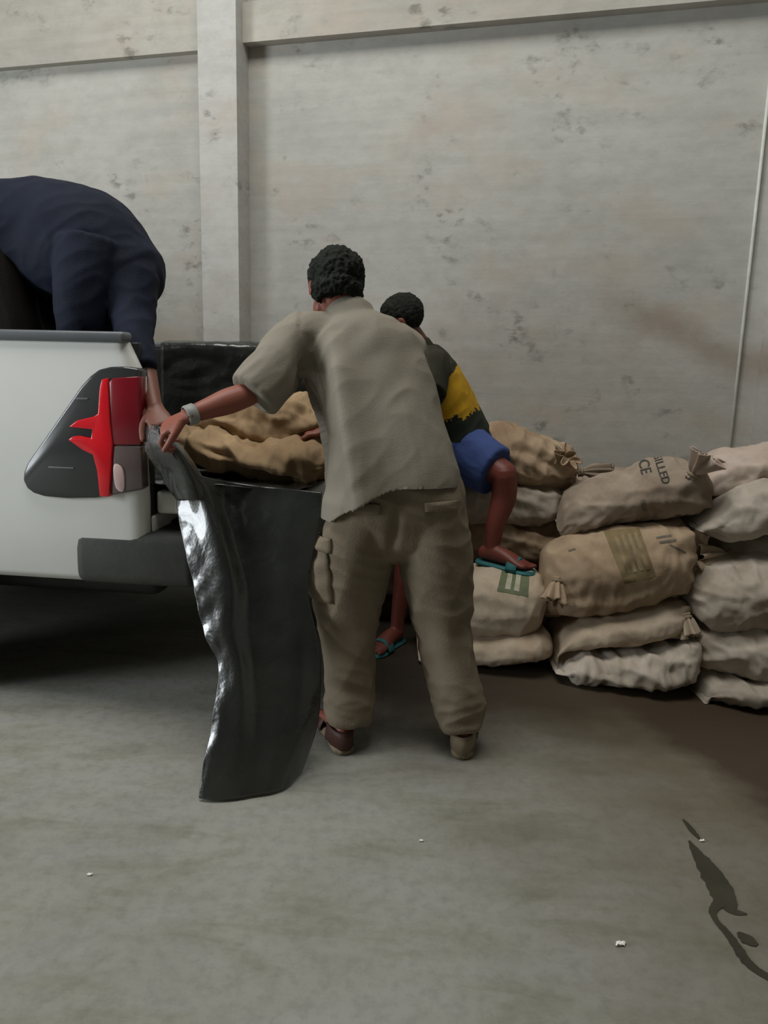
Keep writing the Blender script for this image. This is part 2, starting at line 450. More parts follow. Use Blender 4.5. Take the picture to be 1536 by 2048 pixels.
# cab
prof = [(-1.56, .50), (-1.56, 1.36), (-1.72, 1.74), (-2.2, 1.80), (-2.75, 1.76), (-3.35, 1.32), (-4.5, 1.22), (-4.72, 1.0), (-4.75, .45), (-4.55, .40), (-4.4, .62), (-4.25, .74), (-4.0, .78), (-3.75, .74), (-3.6, .62), (-3.5, .42), (-1.9, .42)]
cab = link('cab', prism_mesh(prof, .0, WID, .02), MAT['paint'], truck)
for s in (-.008, WID-.004):
    for wp in ([(-1.64, 1.38), (-1.78, 1.68), (-2.16, 1.73), (-2.2, 1.36)], [(-2.26, 1.36), (-2.23, 1.73), (-2.7, 1.69), (-3.1, 1.34)]):
        link('side_window', prism_mesh(wp, s, s+.012, .003), MAT['glass'], cab)
link('rear_window', mesh([(-1.575, .2, 1.40), (-1.575, WID-.2, 1.40), (-1.70, WID-.28, 1.70), (-1.70, .28, 1.70), (-1.555, .2, 1.40), (-1.555, WID-.2, 1.40), (-1.69, WID-.28, 1.71), (-1.69, .28, 1.71)],
     [(0, 1, 2, 3), (4, 5, 6, 7), (0, 1, 5, 4), (1, 2, 6, 5), (2, 3, 7, 6), (3, 0, 4, 7)]), MAT['glass'], cab, smooth=False)
def wheel(x, y, s):
    V = []; F = []
    prf = [(0.0, .10), (.20, .105), (.23, .115), (.25, .125), (.34, .125), (.368, .11), (.378, .06), (.378, -.06), (.368, -.11), (.25, -.125), (0.0, -.11)]
    n = 40
    for r, d in prf:
        for j in range(n): a = 2*pi*j/n; V.append((x+r*cos(a), y+s*d, .378+r*sin(a)))
    for i in range(len(prf)-1):
        for j in range(n): F.append((i*n+j, i*n+(j+1) % n, (i+1)*n+(j+1) % n, (i+1)*n+j))
    wl = link('wheel', mesh(V, F), MAT['tyre'], truck)
    V = []; F = []
    for k in range(6):
        a = 2*pi*k/6
        loft(V, F, [((x+.04*cos(a), y+s*.115, .378+.04*sin(a)), .03, .012), ((x+.22*cos(a), y+s*.118, .378+.22*sin(a)), .022, .012)], side=(-sin(a), 0, cos(a)), k=2, seg=8, dome=False)
    blob(V, F, (x, y+s*.11, .378), (.06, .02, .06), seg=14)
    link('rim', mesh(V, F), MAT['rim'], wl)
for x in (-1.22, -4.05):
    wheel(x, .16, -1); wheel(x, WID-.16, 1)
# tail lamp on the near side, traced in the plane of the side
LP = [(.0, 1.232), (-.05, 1.238), (-.094, 1.236), (-.135, 1.226), (-.165, 1.205), (-.20, 1.170), (-.29, 1.055), (-.40, .915), (-.415, .885), (-.420, .855), (-.408, .828), (-.385, .812), (-.35, .803), (-.27, .800), (-.17, .806), (-.08, .825), (.0, .842)]
def bez(poly, k=4):
    out = []
    n = len(poly)
    for i in range(n):
        p0, p1, p2, p3 = poly[i-1], poly[i], poly[(i+1) % n], poly[(i+2) % n]
        for j in range(k):
            t = j/k; out.append(tuple(.5*(2*b+(-a+c)*t+(2*a-5*b+4*c-d)*t*t+(-a+3*b-3*c+d)*t**3) for a, b, c, d in zip(p0, p1, p2, p3)))
    return out
lamp = link('tail_lamp', prism_mesh(LP, -.016, .06, .008), MAT['lamp_dark'], truck, label='smoked tail lamp housing with red star-shaped lens')
link('lens', prism_mesh([(-.098, 1.188), (-.085, 1.200), (.002, 1.208), (.003, .990), (-.100, .985)], -.024, .03, .004), MAT['lamp_deep'], lamp, label='deep red brake lens')
link('lens', prism_mesh([(-.128, 1.17), (-.12, 1.195), (-.100, 1.20), (-.098, 1.06), (-.092, .99), (-.104, .90), (-.112, .815), (-.145, .815), (-.150, .90), (-.162, .952), (-.195, .965),
      (-.225, .985), (-.245, .998), (-.226, 1.010), (-.205, 1.012), (-.165, 1.005), (-.160, 1.035), (-.24, 1.040), (-.21, 1.062), (-.155, 1.075), (-.138, 1.085)], -.028, .03, .003), MAT['lamp_red'], lamp, label='bright red star-shaped light bar')
link('lens', prism_mesh([(-.092, .985), (.003, .985), (.003, .846), (-.04, .838), (-.104, .823), (-.098, .90)], -.023, .03, .004), MAT['lamp_clear'], lamp, label='clear reversing lens')
link('reflector', prism_mesh(bez([(-.088, .845), (-.095, .90), (-.088, .925), (-.066, .915), (-.058, .885), (-.062, .835)], 3), -.027, .0, .002), MAT['lamp_pale'], lamp)
link('highlight_rib', box_mesh(-.325, -.235, -.019, -.01, .900, .906, .002), MAT['railcap'], lamp)
link('highlight_rib', box_mesh(-.215, -.175, -.019, -.01, 1.128, 1.134, .002), MAT['railcap'], lamp)

# ---------------------------------------------------------------- sacks
def sack_body(st, Wd, ends, seed, wr=1.0, nu=88, nv=110, floor=False):
    """st: stations (X, Y, z top, z bottom) along the sack"""
    dense = catmull(st, 12); X0, X1 = dense[0][0], dense[-1][0]
    rows = []; k = 0
    L = X1-X0
    for i in range(nv+1):
        s = -1 + 2*i/nv
        s = math.copysign(1-(1-abs(s))**1.35, s)
        X = X0+(s+1)/2*L
        while k < len(dense)-2 and dense[k+1][0] < X: k += 1
        a_, b_ = dense[k], dense[k+1]; q = 0 if b_[0] == a_[0] else max(0, min(1, (X-a_[0])/(b_[0]-a_[0])))
        Yc, zt, zb = (a_[m]+(b_[m]-a_[m])*q for m in (1, 2, 3))
        zc = (zt+zb)/2; H = max(.004, zt-zb)
        e = ends[0] if s < 0 else ends[1]; a = abs(s)
        if e == 'seam': fw = .88*(1-.08*a**3)+.12*(1-a**8); fh = 1-.9*max(0, (a-.965)/.035)**2
        elif e == 'tied': fw = .12+.88*max(0.0, 1-a**3.2)**.55; fh = 1-.9*max(0, (a-.96)/.04)**2
        else: fw = .05+.95*max(0.0, 1-a**4.5)**.5; fh = 1-.95*max(0, (a-.96)/.04)**2
        row = []
        for j in range(nu):
            b = 2*pi*j/nu; cb, sb = cos(b), sin(b); pw = 2.45
            y = Wd/2*fw*math.copysign(abs(cb)**(2/pw), cb)
            z = H/2*fh*math.copysign(abs(sb)**(2/pw), sb)
            x = s*L/2
            p = Vector((X, Yc+y, zc+z)); l = Vector((x, y, z))
            nd = Vector((.25*s, cb*H/Wd*1.2, sb)).normalized()
            d = .020*noise.noise(l*5+Vector((seed*3.1, seed, 0)))*wr
            cr = noise.noise(Vector((x*3.4+seed+y*2, y*6+z*2, z*13+seed*2+x*2.5)))
            d += .019*wr*(.42-2*abs(cr))
            cr = noise.noise(Vector((x*11+seed*5-z*5, y*4, z*9+x*6)))
            d += .0135*wr*(.45-2*abs(cr))
            cr = noise.noise(Vector((x*24+seed*5+z*9, y*9, z*20-x*9)))
            d += .0060*wr*(.5-2*abs(cr))
            g = max(0, (a-.45)/.55)**1.6
            if e == 'tied': d += .024*g*noise.noise(Vector((b*3.2, seed, 0)))*1.8*(1 if a < .97 else .4)
            if e == 'seam': d += .007*g*sin(b*5+seed+5*noise.noise(l*9))
            p = p + nd*d*(1 if a < .99 else .2)
            if p.z < .002: p.z = .002
            rows_ = p
            row.append(p)
        rows.append(row)
    V = [p for r in rows for p in r]; F = []
    for i in range(nv):
        for j in range(nu): F.append((i*nu+j, i*nu+(j+1) % nu, (i+1)*nu+(j+1) % nu, (i+1)*nu+j))
    F.append(tuple(range(nu))[::-1]); F.append(tuple(nv*nu+j for j in range(nu)))
    return V, F
def ruffle(c, d, up, length, r0, r1, seed, n=72, petals=7, flat=.6):
    """gathered mouth of a tied sack: a narrow neck that flares into folded cloth"""
    d = Vector(d).normalized(); up = Vector(up); up = (up-d*up.dot(d)).normalized(); s = d.cross(up)
    rows = []
    m = 16
    for i in range(m+1):
        t = i/m; r = r0*(1-.35*math.exp(-((t-.18)/.1)**2)) + (r1-r0)*max(0, (t-.2)/.8)**.85
        row = []
        for j in range(n):
            a = 2*pi*j/n
            f = 1 + (.38*t+.08)*sin(petals*a+seed+1.5*t) + .25*t*noise.noise(Vector((cos(a)*2, sin(a)*2, seed+t)))
            le = length*t*(1+.22*noise.noise(Vector((cos(a)*1.6+seed, sin(a)*1.6, 3))))
            row.append(Vector(c)+d*le + up*(r*f*cos(a)) + s*(r*f*sin(a)*flat) + Vector((0, 0, -.02*t*t)))
        rows.append(row)
    V = [p for r in rows for p in r]; F = []
    for i in range(m):
        for j in range(n): F.append((i*n+j, i*n+(j+1) % n, (i+1)*n+(j+1) % n, (i+1)*n+j))
    me = mesh(V, F); return solid(me, .003, 0)

SACKC = {
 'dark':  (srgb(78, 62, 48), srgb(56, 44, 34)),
 'tan':   (srgb(183, 161, 134), srgb(142, 116, 90)),
 'cream': (srgb(198, 182, 161), srgb(164, 142, 115)),
 'grey':  (srgb(179, 169, 155), srgb(138, 125, 107)),
 'white': (srgb(198, 188, 175), srgb(157, 143, 123)),
 'taupe': (srgb(172, 157, 140), srgb(131, 114, 96)),
 'pink':  (srgb(211, 195, 182), srgb(179, 154, 136)),
 'burlap':(srgb(179, 152, 117), srgb(129, 103, 73)),
}
SACKS = {}
def sack(key, outline, Yc, Wd, col, ends, label, yaw=14, seed=1, wr=1.0, group='filled sacks stacked against the wall', ruff=()):
    """outline: (picture x, top y, bottom y) of the sack's long side, standing at depth Yc"""
    mid = outline[len(outline)//2]; Xc = P(mid[0], (mid[1]+mid[2])/2, Yc).x
    st = []
    for px, yt, yb in outline:
        Y = Yc
        for _ in range(4): Y = Yc-(P(px, (yt+yb)/2, Y-.08).x-Xc)*math.tan(radians(yaw))
        X = P(px, (yt+yb)/2, Y-.08).x
        st.append((X, Y, P(px, yt, Y-.04).z, max(0.0, P(px, yb, Y-.34*Wd).z)))
    V, F = sack_body(st, Wd, ends, seed, wr)
    base = Vector((Xc, Yc, min(v.z for v in V)))
    o = link('rice_sack', mesh(V, F, base), sack_mat('woven_sack_'+key, *SACKC[col], seed), label=label, cat='sack', group=group)
    o.location = base
    SACKS[key] = (o,)
    for (px, py, dY, dr, rl, rr, rc, flat) in ruff:
        q = P(px, py, Yc+dY); dr = Vector(dr).normalized()
        # seat the neck on the cloth of the sack
        T = caster(o); h = T.ray_cast(CAM, (q-CAM).normalized())
        if h[0] is not None and dY == 0: q = h[0]
        rm = ruffle(q-dr*.010-base, dr, (0, 0, 1) if abs(dr.z) < .8 else (1, 0, 0), rl, .020, rr, seed, flat=flat)
        link('tied_mouth', rm, sack_mat('mouth_'+key, *SACKC[rc], seed+3), o)
        V = []; F = []; n = 24; dn = dr; u = dn.orthogonal().normalized(); s_ = dn.cross(u)
        for i in range(n):
            a_ = 2*pi*i/n; cc = q-base+dn*.008 + (u*cos(a_)+s_*sin(a_))*.0185
            for j in range(8):
                b_ = 2*pi*j/8; V.append(cc + (u*cos(a_)+s_*sin(a_))*(.0045*cos(b_)) + dn*(.0065*sin(b_)))
        for i in range(n):
            for j in range(8): F.append((i*8+j, i*8+(j+1) % 8, ((i+1) % n)*8+(j+1) % 8, ((i+1) % n)*8+j))
        link('tie', mesh(V, F), MAT['twine'], o)
    return o

def caster(o):
    me = o.data; V = [v.co + o.location for v in me.vertices]; F = [tuple(p.vertices) for p in me.polygons]
    return BVHTree.FromPolygons(V, F)
def on_sack(key, pxs, faces, name, mat, lift=.0015, label=None):
    """lay a thin printed shape on the sack's cloth"""
    o = SACKS[key][0]; T = caster(o); V = []; ok = []
    for (x, y) in pxs:
        d = ray(x, y).normalized(); h = T.ray_cast(CAM, d)
        if h[0] is None: V.append(Vector((0, 0, 0))); ok.append(False)
        else:
            n = h[1] if h[1].dot(d) < 0 else -h[1]
            V.append(h[0]+n*lift-o.location); ok.append(True)
    F = [f for f in faces if all(ok[i] for i in f) and max((V[i]-V[f[0]]).length for i in f) < .05]
    used = sorted({i for f in F for i in f}); mp = {u: i for i, u in enumerate(used)}
    if not F: return None
    return link(name, mesh([V[i] for i in used], [tuple(mp[i] for i in f) for f in F]), mat, o, label=label)
def quad_grid(q, n=14, m=14):
    """q: four picture corners (tl, tr, br, bl)"""
    P_ = []; F = []
    for i in range(m+1):
        for j in range(n+1):
            u, v = j/n, i/m
            x = (1-v)*((1-u)*q[0][0]+u*q[1][0]) + v*((1-u)*q[3][0]+u*q[2][0])
            y = (1-v)*((1-u)*q[0][1]+u*q[1][1]) + v*((1-u)*q[3][1]+u*q[2][1])
            P_.append((x, y))
    for i in range(m):
        for j in range(n): a = i*(n+1)+j; F.append((a, a+1, a+n+2, a+n+1))
    return P_, F
def text_px(txt, org, ex, ey, size=1.0):
    """letters as picture points: org + x*ex + y*ey"""
    cu = bpy.data.curves.new('t', 'FONT'); cu.body = txt; cu.size = size; cu.resolution_u = 3; cu.offset = .012
    o = bpy.data.objects.new('t', cu); COL.objects.link(o)
    dg = bpy.context.evaluated_depsgraph_get(); dg.update()
    me = bpy.data.meshes.new_from_object(o.evaluated_get(dg)); bpy.data.objects.remove(o)
    b = bmesh.new(); b.from_mesh(me); bmesh.ops.triangulate(b, faces=b.faces)
    bmesh.ops.subdivide_edges(b, edges=b.edges, cuts=2)
    bmesh.ops.triangulate(b, faces=b.faces)
    P_ = [(org[0]+v.co.x*ex[0]+v.co.y*ey[0], org[1]+v.co.x*ex[1]+v.co.y*ey[1]) for v in b.verts]
    b.verts.index_update(); F = [tuple(v.index for v in f.verts) for f in b.faces]; b.free()
    return P_, F

FR = 'filled sacks stacked against the wall'
# middle column, bottom to top
sack('D', [(1102,1328,1336),(1128,1306,1356),(1170,1296,1374),(1240,1288,1386),(1300,1284,1390),(1350,1262,1390),(1380,1256,1384),(1396,1280,1368),(1404,1320,1345)], 3.03, .44, 'white', ('seam', 'round'), 'wrinkled grey-white sack on the floor, bottom of the middle column under four others', seed=1, wr=1.35)
sack('C', [(1106,1312,1320),(1112,1272,1312),(1135,1240,1308),(1190,1218,1302),(1260,1206,1297),(1330,1196,1288),(1366,1200,1282),(1386,1225,1268)], 3.09, .42, 'cream', ('seam', 'tied'), 'slim plain cream sack, second from the floor in the middle column', seed=2, wr=.55,
     ruff=[(1372, 1232, 0, (.25, -.6, -.9), .075, .030, 'cream', .8)])
sack('B', [(1082,1170,1235),(1092,1120,1250),(1120,1090,1252),(1160,1068,1248),(1220,1050,1238),(1300,1044,1224),(1350,1044,1214),(1382,1056,1200),(1394,1095,1165)], 3.13, .46, 'tan', ('round', 'tied'), 'large tan sack with olive print and torn tied corner in the middle column', seed=3, wr=.85,
     ruff=[(1116, 1160, 0, (-.25, -.55, -.85), .085, .040, 'tan', .8)])
sack('A', [(1126,1066,1078),(1136,1010,1082),(1165,972,1072),(1220,956,1058),(1270,938,1052),(1320,922,1050),(1370,922,1046),(1402,940,1034),(1427,972,1008)], 3.20, .42, 'taupe', ('round', 'round'), 'grey-brown sack lettered in dark capitals, top of the middle column', seed=4, wr=.9,
     ruff=[(1382, 952, 0, (.45, -.25, .9), .125, .060, 'pink', .8)])
# right column
sack('J', [(1386,1392,1404),(1400,1345,1408),(1440,1338,1412),(1500,1342,1420),(1570,1345,1426),(1660,1345,1426),(1730,1385,1405)], 2.91, .44, 'grey', ('seam', 'round'), 'flattened greyish sack on the floor at the right edge, lowest of the right column', seed=5, wr=1.2)
sack('I', [(1387,1280,1300),(1396,1250,1338),(1430,1240,1354),(1490,1238,1362),(1560,1235,1362),(1640,1235,1355),(1730,1275,1320)], 2.95, .44, 'white', ('round', 'round'), 'whitish sack sagging over its neighbour, second from the floor in the right column', seed=6, wr=1.2)
sack('H', [(1378,1190,1215),(1388,1158,1248),(1420,1136,1265),(1470,1124,1270),(1540,1118,1266),(1640,1118,1260),(1730,1150,1230)], 2.98, .46, 'white', ('round', 'round'), 'plump whitish sack, third from the floor in the right column', seed=7, wr=1.1)
sack('G', [(1446,1100,1135),(1470,1082,1160),(1540,1074,1190),(1640,1074,1186),(1730,1100,1150)], 3.08, .42, 'grey', ('round', 'round'), 'grey-green dulled sack with its tied neck sticking out left, in the right column', seed=8,
     ruff=[(1460, 1112, 0, (-1, -.18, .06), .165, .048, 'cream', .9)])
sack('F', [(1382,1050,1060),(1402,1028,1070),(1435,996,1086),(1480,970,1092),(1540,954,1084),(1630,945,1074),(1730,970,1050)], 3.08, .44, 'white', ('seam', 'round'), 'grey-white sack drooping at its left end, second from the top in the right column', seed=9, wr=1.0)
sack('E', [(1392,968,985),(1416,930,994),(1460,910,990),(1540,893,980),(1630,888,970),(1730,905,945)], 3.16, .42, 'pink', ('seam', 'round'), 'pale pinkish sack, topmost of the right column', seed=10, wr=.9)
# low pair at the feet of the man in blue shorts
sack('L', [(836,1300,1315),(848,1275,1332),(900,1256,1340),(1000,1250,1340),(1070,1252,1336),(1098,1268,1326),(1110,1290,1308)], 3.20, .42, 'cream', ('seam', 'round'), 'cream sack on the floor under the one with the green print', seed=11, wr=.5)
sack('K', [(838,1190,1230),(868,1150,1275),(930,1142,1284),(1000,1136,1286),(1052,1136,1278),(1082,1150,1262),(1094,1185,1228)], 3.22, .42, 'cream', ('round', 'round'), 'cream sack with a green printed block, under the foot in blue flip-flop', seed=12, wr=.55)
# back column
sack('Q', [(880,1140,1240),(900,1105,1290),(1000,1100,1292),(1080,1105,1292),(1120,1110,1285),(1140,1150,1240)], 3.74, .44, 'tan', ('round', 'round'), 'brown sack mostly hidden behind the pair with the green print', seed=13)
sack('O', [(890,1070,1090),(905,1040,1120),(960,1030,1132),(1040,1032,1134),(1100,1040,1128),(1128,1060,1105),(1138,1080,1092)], 3.64, .42, 'tan', ('round', 'round'), 'dull tan sack behind the bent shin, third from the top of the rear column', seed=14, wr=.9)
sack('N', [(888,990,1010),(904,955,1045),(960,946,1058),(1040,948,1060),(1100,958,1055),(1130,978,1038),(1145,1002,1018)], 3.62, .42, 'grey', ('round', 'round'), 'grey sack behind the knee, second from the top of the rear column', seed=15, wr=.8)
sack('M', [(935,880,915),(952,860,945),(985,855,965),(1030,860,975),(1080,872,980),(1120,888,982),(1146,905,978),(1160,935,962)], 3.60, .42, 'tan', ('round', 'tied'), 'brown sack beside the blue shorts, top of the rear column', seed=16, wr=1.3,
     ruff=[(1118, 925, 0, (.35, -.6, .75), .09, .055, 'tan', .9)])
sack('R', [(1150,1130,1180),(1175,1090,1270),(1260,1085,1275),(1380,1090,1260),(1410,1130,1200)], 3.66, .42, 'taupe', ('round', 'round'), 'brown sack low in the rear row, hidden behind the middle column', seed=17)
sack('U', [(1146,985,1030),(1165,945,1088),(1220,940,1098),(1300,945,1098),(1370,960,1090),(1400,1000,1050)], 3.62, .42, 'taupe', ('round', 'round'), 'brown sack behind the lettered one, only its frayed tied mouth showing on top', seed=18,
     ruff=[(1160, 944, -.10, (1, -.12, .10), .165, .038, 'taupe', .5)])

sack('Y', [(1404,1040,1120),(1415,1000,1225),(1470,990,1235),(1560,990,1230),(1580,1040,1120)], 3.62, .40, 'tan', ('round', 'round'), 'brown sack glimpsed in the gap between the middle and right columns', seed=25)
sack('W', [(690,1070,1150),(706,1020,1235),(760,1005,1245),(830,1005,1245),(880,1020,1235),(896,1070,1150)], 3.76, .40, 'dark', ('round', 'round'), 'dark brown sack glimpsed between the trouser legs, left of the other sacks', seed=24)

# prints on the sacks
p, f = quad_grid([(1004, 1140), (1060, 1136), (1056, 1194), (994, 1182)]); on_sack('K', p, f, 'printed_block', MAT['pgreen'], label='green printed block')
for q in ([(1016, 1146), (1026, 1146), (1021, 1180), (1010, 1178)], [(1034, 1145), (1043, 1145), (1038, 1184), (1028, 1181)]):
    p, f = quad_grid(q, 6, 10); on_sack('K', p, f, 'printed_text', MAT['ppale'], .0028, label='pale unreadable lettering')
p, f = quad_grid([(1207, 1062), (1278, 1056), (1312, 1152), (1250, 1168)], 14, 22); on_sack('B', p, f, 'printed_block', MAT['polive'], label='faded olive printed block')
for k in range(4):
    x = 1228+k*13
    p, f = quad_grid([(x, 1072-k*2), (x+7, 1071-k*2), (x+34, 1146-k*3), (x+26, 1148-k*3)], 4, 16); on_sack('B', p, f, 'printed_text', MAT['ptan'], .0028)
for q in ([(1312, 1074), (1342, 1069), (1343, 1073), (1313, 1078)], [(1318, 1083), (1352, 1078), (1353, 1083), (1320, 1088)], [(1340, 1088), (1372, 1104), (1371, 1107), (1339, 1091)], [(1136, 1100), (1150, 1096), (1152, 1099), (1138, 1104)]):
    p, f = quad_grid(q, 8, 3); on_sack('B', p, f, 'printed_mark', MAT['inkfade'])
for txt, org, sc in (('MILLED', (1309, 918), 27), ('RICE', (1278, 928), 34)):
    if txt == 'MILLED': ex = (8.6, 26.0); ey = (22, -6); org = (1304, 904)
    else: ex = (7.8, 30.0); ey = (30, -8); org = (1271, 902)
    p, f = text_px(txt, org, (ex[0]*.78, ex[1]*.78), ey); on_sack('A', p, f, 'printed_text', MAT['ink'], .002, label='dark capital lettering')
p, f = quad_grid([(1281, 1000), (1290, 999), (1294, 1021), (1285, 1022)], 4, 8); on_sack('A', p, f, 'printed_text', MAT['inkfade'])
p, f = text_px('25 kg', (1246, 950), (3.4, 12), (13, -3)); on_sack('A', p, f, 'printed_text', MAT['inkfade'], .002) if False else None

# sacks being loaded on the tailgate
GT = 'sacks lying on the open tailgate'
sack('T1', [(336,880,900),(362,852,928),(420,856,948),(500,872,964),(580,880,976),(640,890,976),(690,910,950)], 2.86, .40, 'burlap', ('round', 'round'), 'creased straw-coloured sack lying lower on the open tailgate', seed=21, yaw=7, wr=1.5, group=GT)
sack('T2', [(380,848,866),(420,822,884),(480,806,905),(560,798,912),(620,798,912),(680,830,880)], 2.98, .36, 'burlap', ('seam', 'round'), 'straw-coloured sack lying on top of the other one on the tailgate', seed=22, yaw=7, wr=1.5, group=GT)

# ---------------------------------------------------------------- people
def hand(V, F, wrist, d, pn, size=1.0, curl=.5, thumb_side=1, spread=.12, curls=None):
    """wrist point, pointing direction d, palm normal pn (towards the palm)"""
    d = Vector(d).normalized(); pn = Vector(pn); pn = (pn-d*pn.dot(d)).normalized(); s = d.cross(pn)*thumb_side
    W = Vector(wrist)
    k = size
    loft(V, F, [(W-d*.015*k, .026*k, .019*k), (W+d*.02*k, .030*k, .017*k), (W+d*.055*k, .040*k, .015*k), (W+d*.085*k, .040*k, .012*k)], side=s, k=3, seg=16)
    lens = [(.040, .026, .021), (.045, .029, .022), (.041, .027, .021), (.032, .020, .018)]
    for i, (a, b, c) in enumerate(lens):
        off = (.030-.0205*i)*k
        base = W + d*(.080-.004*abs(i-1.2))*k + s*off
        ang = spread*(1.3-i)
        fd = (d*cos(ang)+s*sin(ang)).normalized()
        cu = curls[i] if curls else curl*(1+.12*i)
        pts = [base-fd*.02*k]; q = base.copy(); dirn = fd.copy()
        for L_, c_ in ((a, cu*.55), (b, cu*.9), (c, cu*.6)):
            ax = fd.cross(pn).normalized()
            dirn = (Matrix.Rotation(c_, 3, ax) @ dirn)
            pts.append(q.copy()); q = q+dirn*L_*k
        pts.append(q)
        r = (.0092, .0088, .0082, .0076, .0066)
        loft(V, F, [(p_, r_*k, r_*k) for p_, r_ in zip(pts, r)], side=s, k=3, seg=10)
    tb = W+d*.022*k+s*.026*k
    td = (d*.62+s*.72+pn*.25).normalized(); t2 = (d*.88+s*.22+pn*.35).normalized()
    pts = [tb-td*.01*k, tb+td*.03*k, tb+td*.045*k+t2*.022*k, tb+td*.045*k+t2*.05*k]
    loft(V, F, [(p_, r_*k, r_*k) for p_, r_ in zip(pts, (.015, .0125, .0105, .0085))], side=s, k=3, seg=12)

def head(V, F, c, fwd, up, s=1.0):
    """c = middle of the skull; fwd = where the face looks"""
    fwd = Vector(fwd).normalized(); up = Vector(up); up = (up-fwd*up.dot(fwd)).normalized(); r = fwd.cross(up)
    R = Matrix((r, fwd, up)).transposed(); c = Vector(c)
    A = lambda x, y, z: c + R @ (Vector((x, y, z))*s)
    blob(V, F, A(0, -.012, .028), (.076*s, .094*s, .084*s), R)
    blob(V, F, A(0, .028, -.028), (.062*s, .066*s, .080*s), R)
    blob(V, F, A(0, .055, -.082), (.034*s, .030*s, .026*s), R, 14)             # chin
    for q in (-1, 1):
        blob(V, F, A(q*.045, .03, -.055), (.020*s, .035*s, .035*s), R, 12)       # jaw
        blob(V, F, A(q*.036, .078, -.018), (.018*s, .014*s, .016*s), R, 12)      # cheek
        blob(V, F, A(q*.032, .080, .022), (.022*s, .012*s, .008*s), R, 12)      # brow
        blob(V, F, A(q*.031, .079, .004), (.0125*s, .012*s, .009*s), R, 12)     # eyeball under lid
        blob(V, F, A(q*.080, -.002, -.008), (.008*s, .018*s, .031*s), R, 12)   # ear
        blob(V, F, A(q*.084, -.010, -.002), (.006*s, .014*s, .022*s), R, 12)
        blob(V, F, A(q*.010, .093, -.030), (.009*s, .010*s, .008*s), R, 10)     # nostril
    loft(V, F, [(A(0, .086, .016), .007*s, .007*s), (A(0, .100, -.012), .009*s, .010*s), (A(0, .108, -.026), .010*s, .009*s)], side=r, k=3, seg=10)
    blob(V, F, A(0, .088, -.050), (.024*s, .010*s, .006*s), R, 12)
    blob(V, F, A(0, .086, -.060), (.021*s, .010*s, .006*s), R, 12)
    return A, R
def hair(name, A, R, s, parent, off, seed, amp=.012, low=-.05, nape=True):
    V = []; F = []
    blob(V, F, A(0, -.016, .034), (.086*s, .102*s, .092*s), R)
    if nape: blob(V, F, A(0, -.040, -.020), (.078*s, .070*s, .060*s), R)
    me = fused(V, F, .004, 2)
    c = A(0, 0, 0)
    Ri = R.transposed()
    def fn(p, n):
        q = Ri @ (p-c)
        k = noise.noise(p*24+Vector((seed, 0, 0)))*.5 + .45*noise.noise(p*60) + .55*noise.noise(p*120) + .3
        d = amp*k
        # pull the cap in under the skin at the face and below the hairline
        if q.y > .055*s and q.z < .055*s: d -= .03
        if q.z < low*s: d -= .022
        return d
    wrinkle(me, fn)
    return link(name, shift(me, off), MAT['hair'], parent)
def foot(V, F, heel, d, L=.25, s=1.0, up=(0, 0, 1)):
    d = Vector(d).normalized(); up = Vector(up); side = d.cross(up).normalized(); h = Vector(heel)
    loft(V, F, [(h+d*.02+up*.034, .028, .030), (h+d*.07+up*.040, .032, .036), (h+d*.13+up*.034, .038, .030), (h+d*.185+up*.022, .046, .019), (h+d*.215+up*.016, .044, .014)], side=side, k=3, seg=16)
    for i, (o_, l_, r_) in enumerate(((-.034, .028, .0125), (-.012, .030, .010), (.006, .026, .009), (.022, .020, .0085), (.036, .012, .008))):
        b = h+d*(.212-.004*i)+side*o_+up*.013
        loft(V, F, [(b, r_, r_), (b+d*l_, r_*.9, r_*.85)], side=side, k=3, seg=8)

# ===== man in the grey shirt (back to us) =====
root1 = empty('person', (.08, 2.42, 0), label='man in grey t-shirt and khaki cargo trousers, back turned, leaning to the tailgate', cat='person', group=None)
O1 = Vector((.08, 2.42, 0))
neck = Vector((-.125, 2.56, 1.43)); hc = Vector((-.178, 2.60, 1.500)); pelv = Vector((.035, 2.42, .90))
sL = Vector((-.275, 2.52, 1.335)); sR = Vector((.055, 2.56, 1.305))
elL = Vector((-.425, 2.40, 1.165)); wrL = P(374, 832, 2.29); 
elR = Vector((.00, 2.86, 1.10)); wrR = Vector((-.20, 2.80, 1.02))
V = []; F = []
A1, R1 = head(V, F, hc, (-.28, .86, -.42), (.0, .42, .9), .98)
loft(V, F, [(neck+Vector((.01, -.02, -.05)), .060, .058), (neck+Vector((-.005, .01, .01)), .054, .056), (hc+Vector((.005, -.02, -.03)), .054, .058)], k=4)
TS = [(pelv+Vector((0, 0, -.03)), .150, .10), (pelv+Vector((-.02, .01, .12)), .135, .095), (Vector((-.05, 2.50, 1.15)), .150, .10), (Vector((-.10, 2.54, 1.30)), .155, .10), (neck+Vector((.01, -.01, -.05)), .07, .06)]
loft(V, F, TS, k=5)
loft(V, F, [(Vector((-.20, 2.54, 1.345)), .055, .055), (sL, .052, .052), ((sL+elL)/2, .044, .044), (elL, .036, .038)], k=4)
loft(V, F, [(elL, .037, .038), (elL*.65+wrL*.35, .040, .038), (elL*.3+wrL*.7, .031, .030), (wrL, .024, .021)], side=(0, 0, 1), k=4)
loft(V, F, [(Vector((-.02, 2.56, 1.33)), .055, .055), (sR, .052, .052), ((sR+elR)/2, .044, .044), (elR, .038, .038)], k=4)
loft(V, F, [(elR, .038, .038), (elR*.6+wrR*.4, .038, .036), (wrR, .024, .021)], k=4)
hand(V, F, wrL, P(325, 858, 2.31)-wrL, (.25, .5, -.8), 1.0, 1.0, thumb_side=1, spread=.10)
hand(V, F, wrR, (-1, .0, -.08), (0, .2, -1), 1.0, .5, thumb_side=-1)
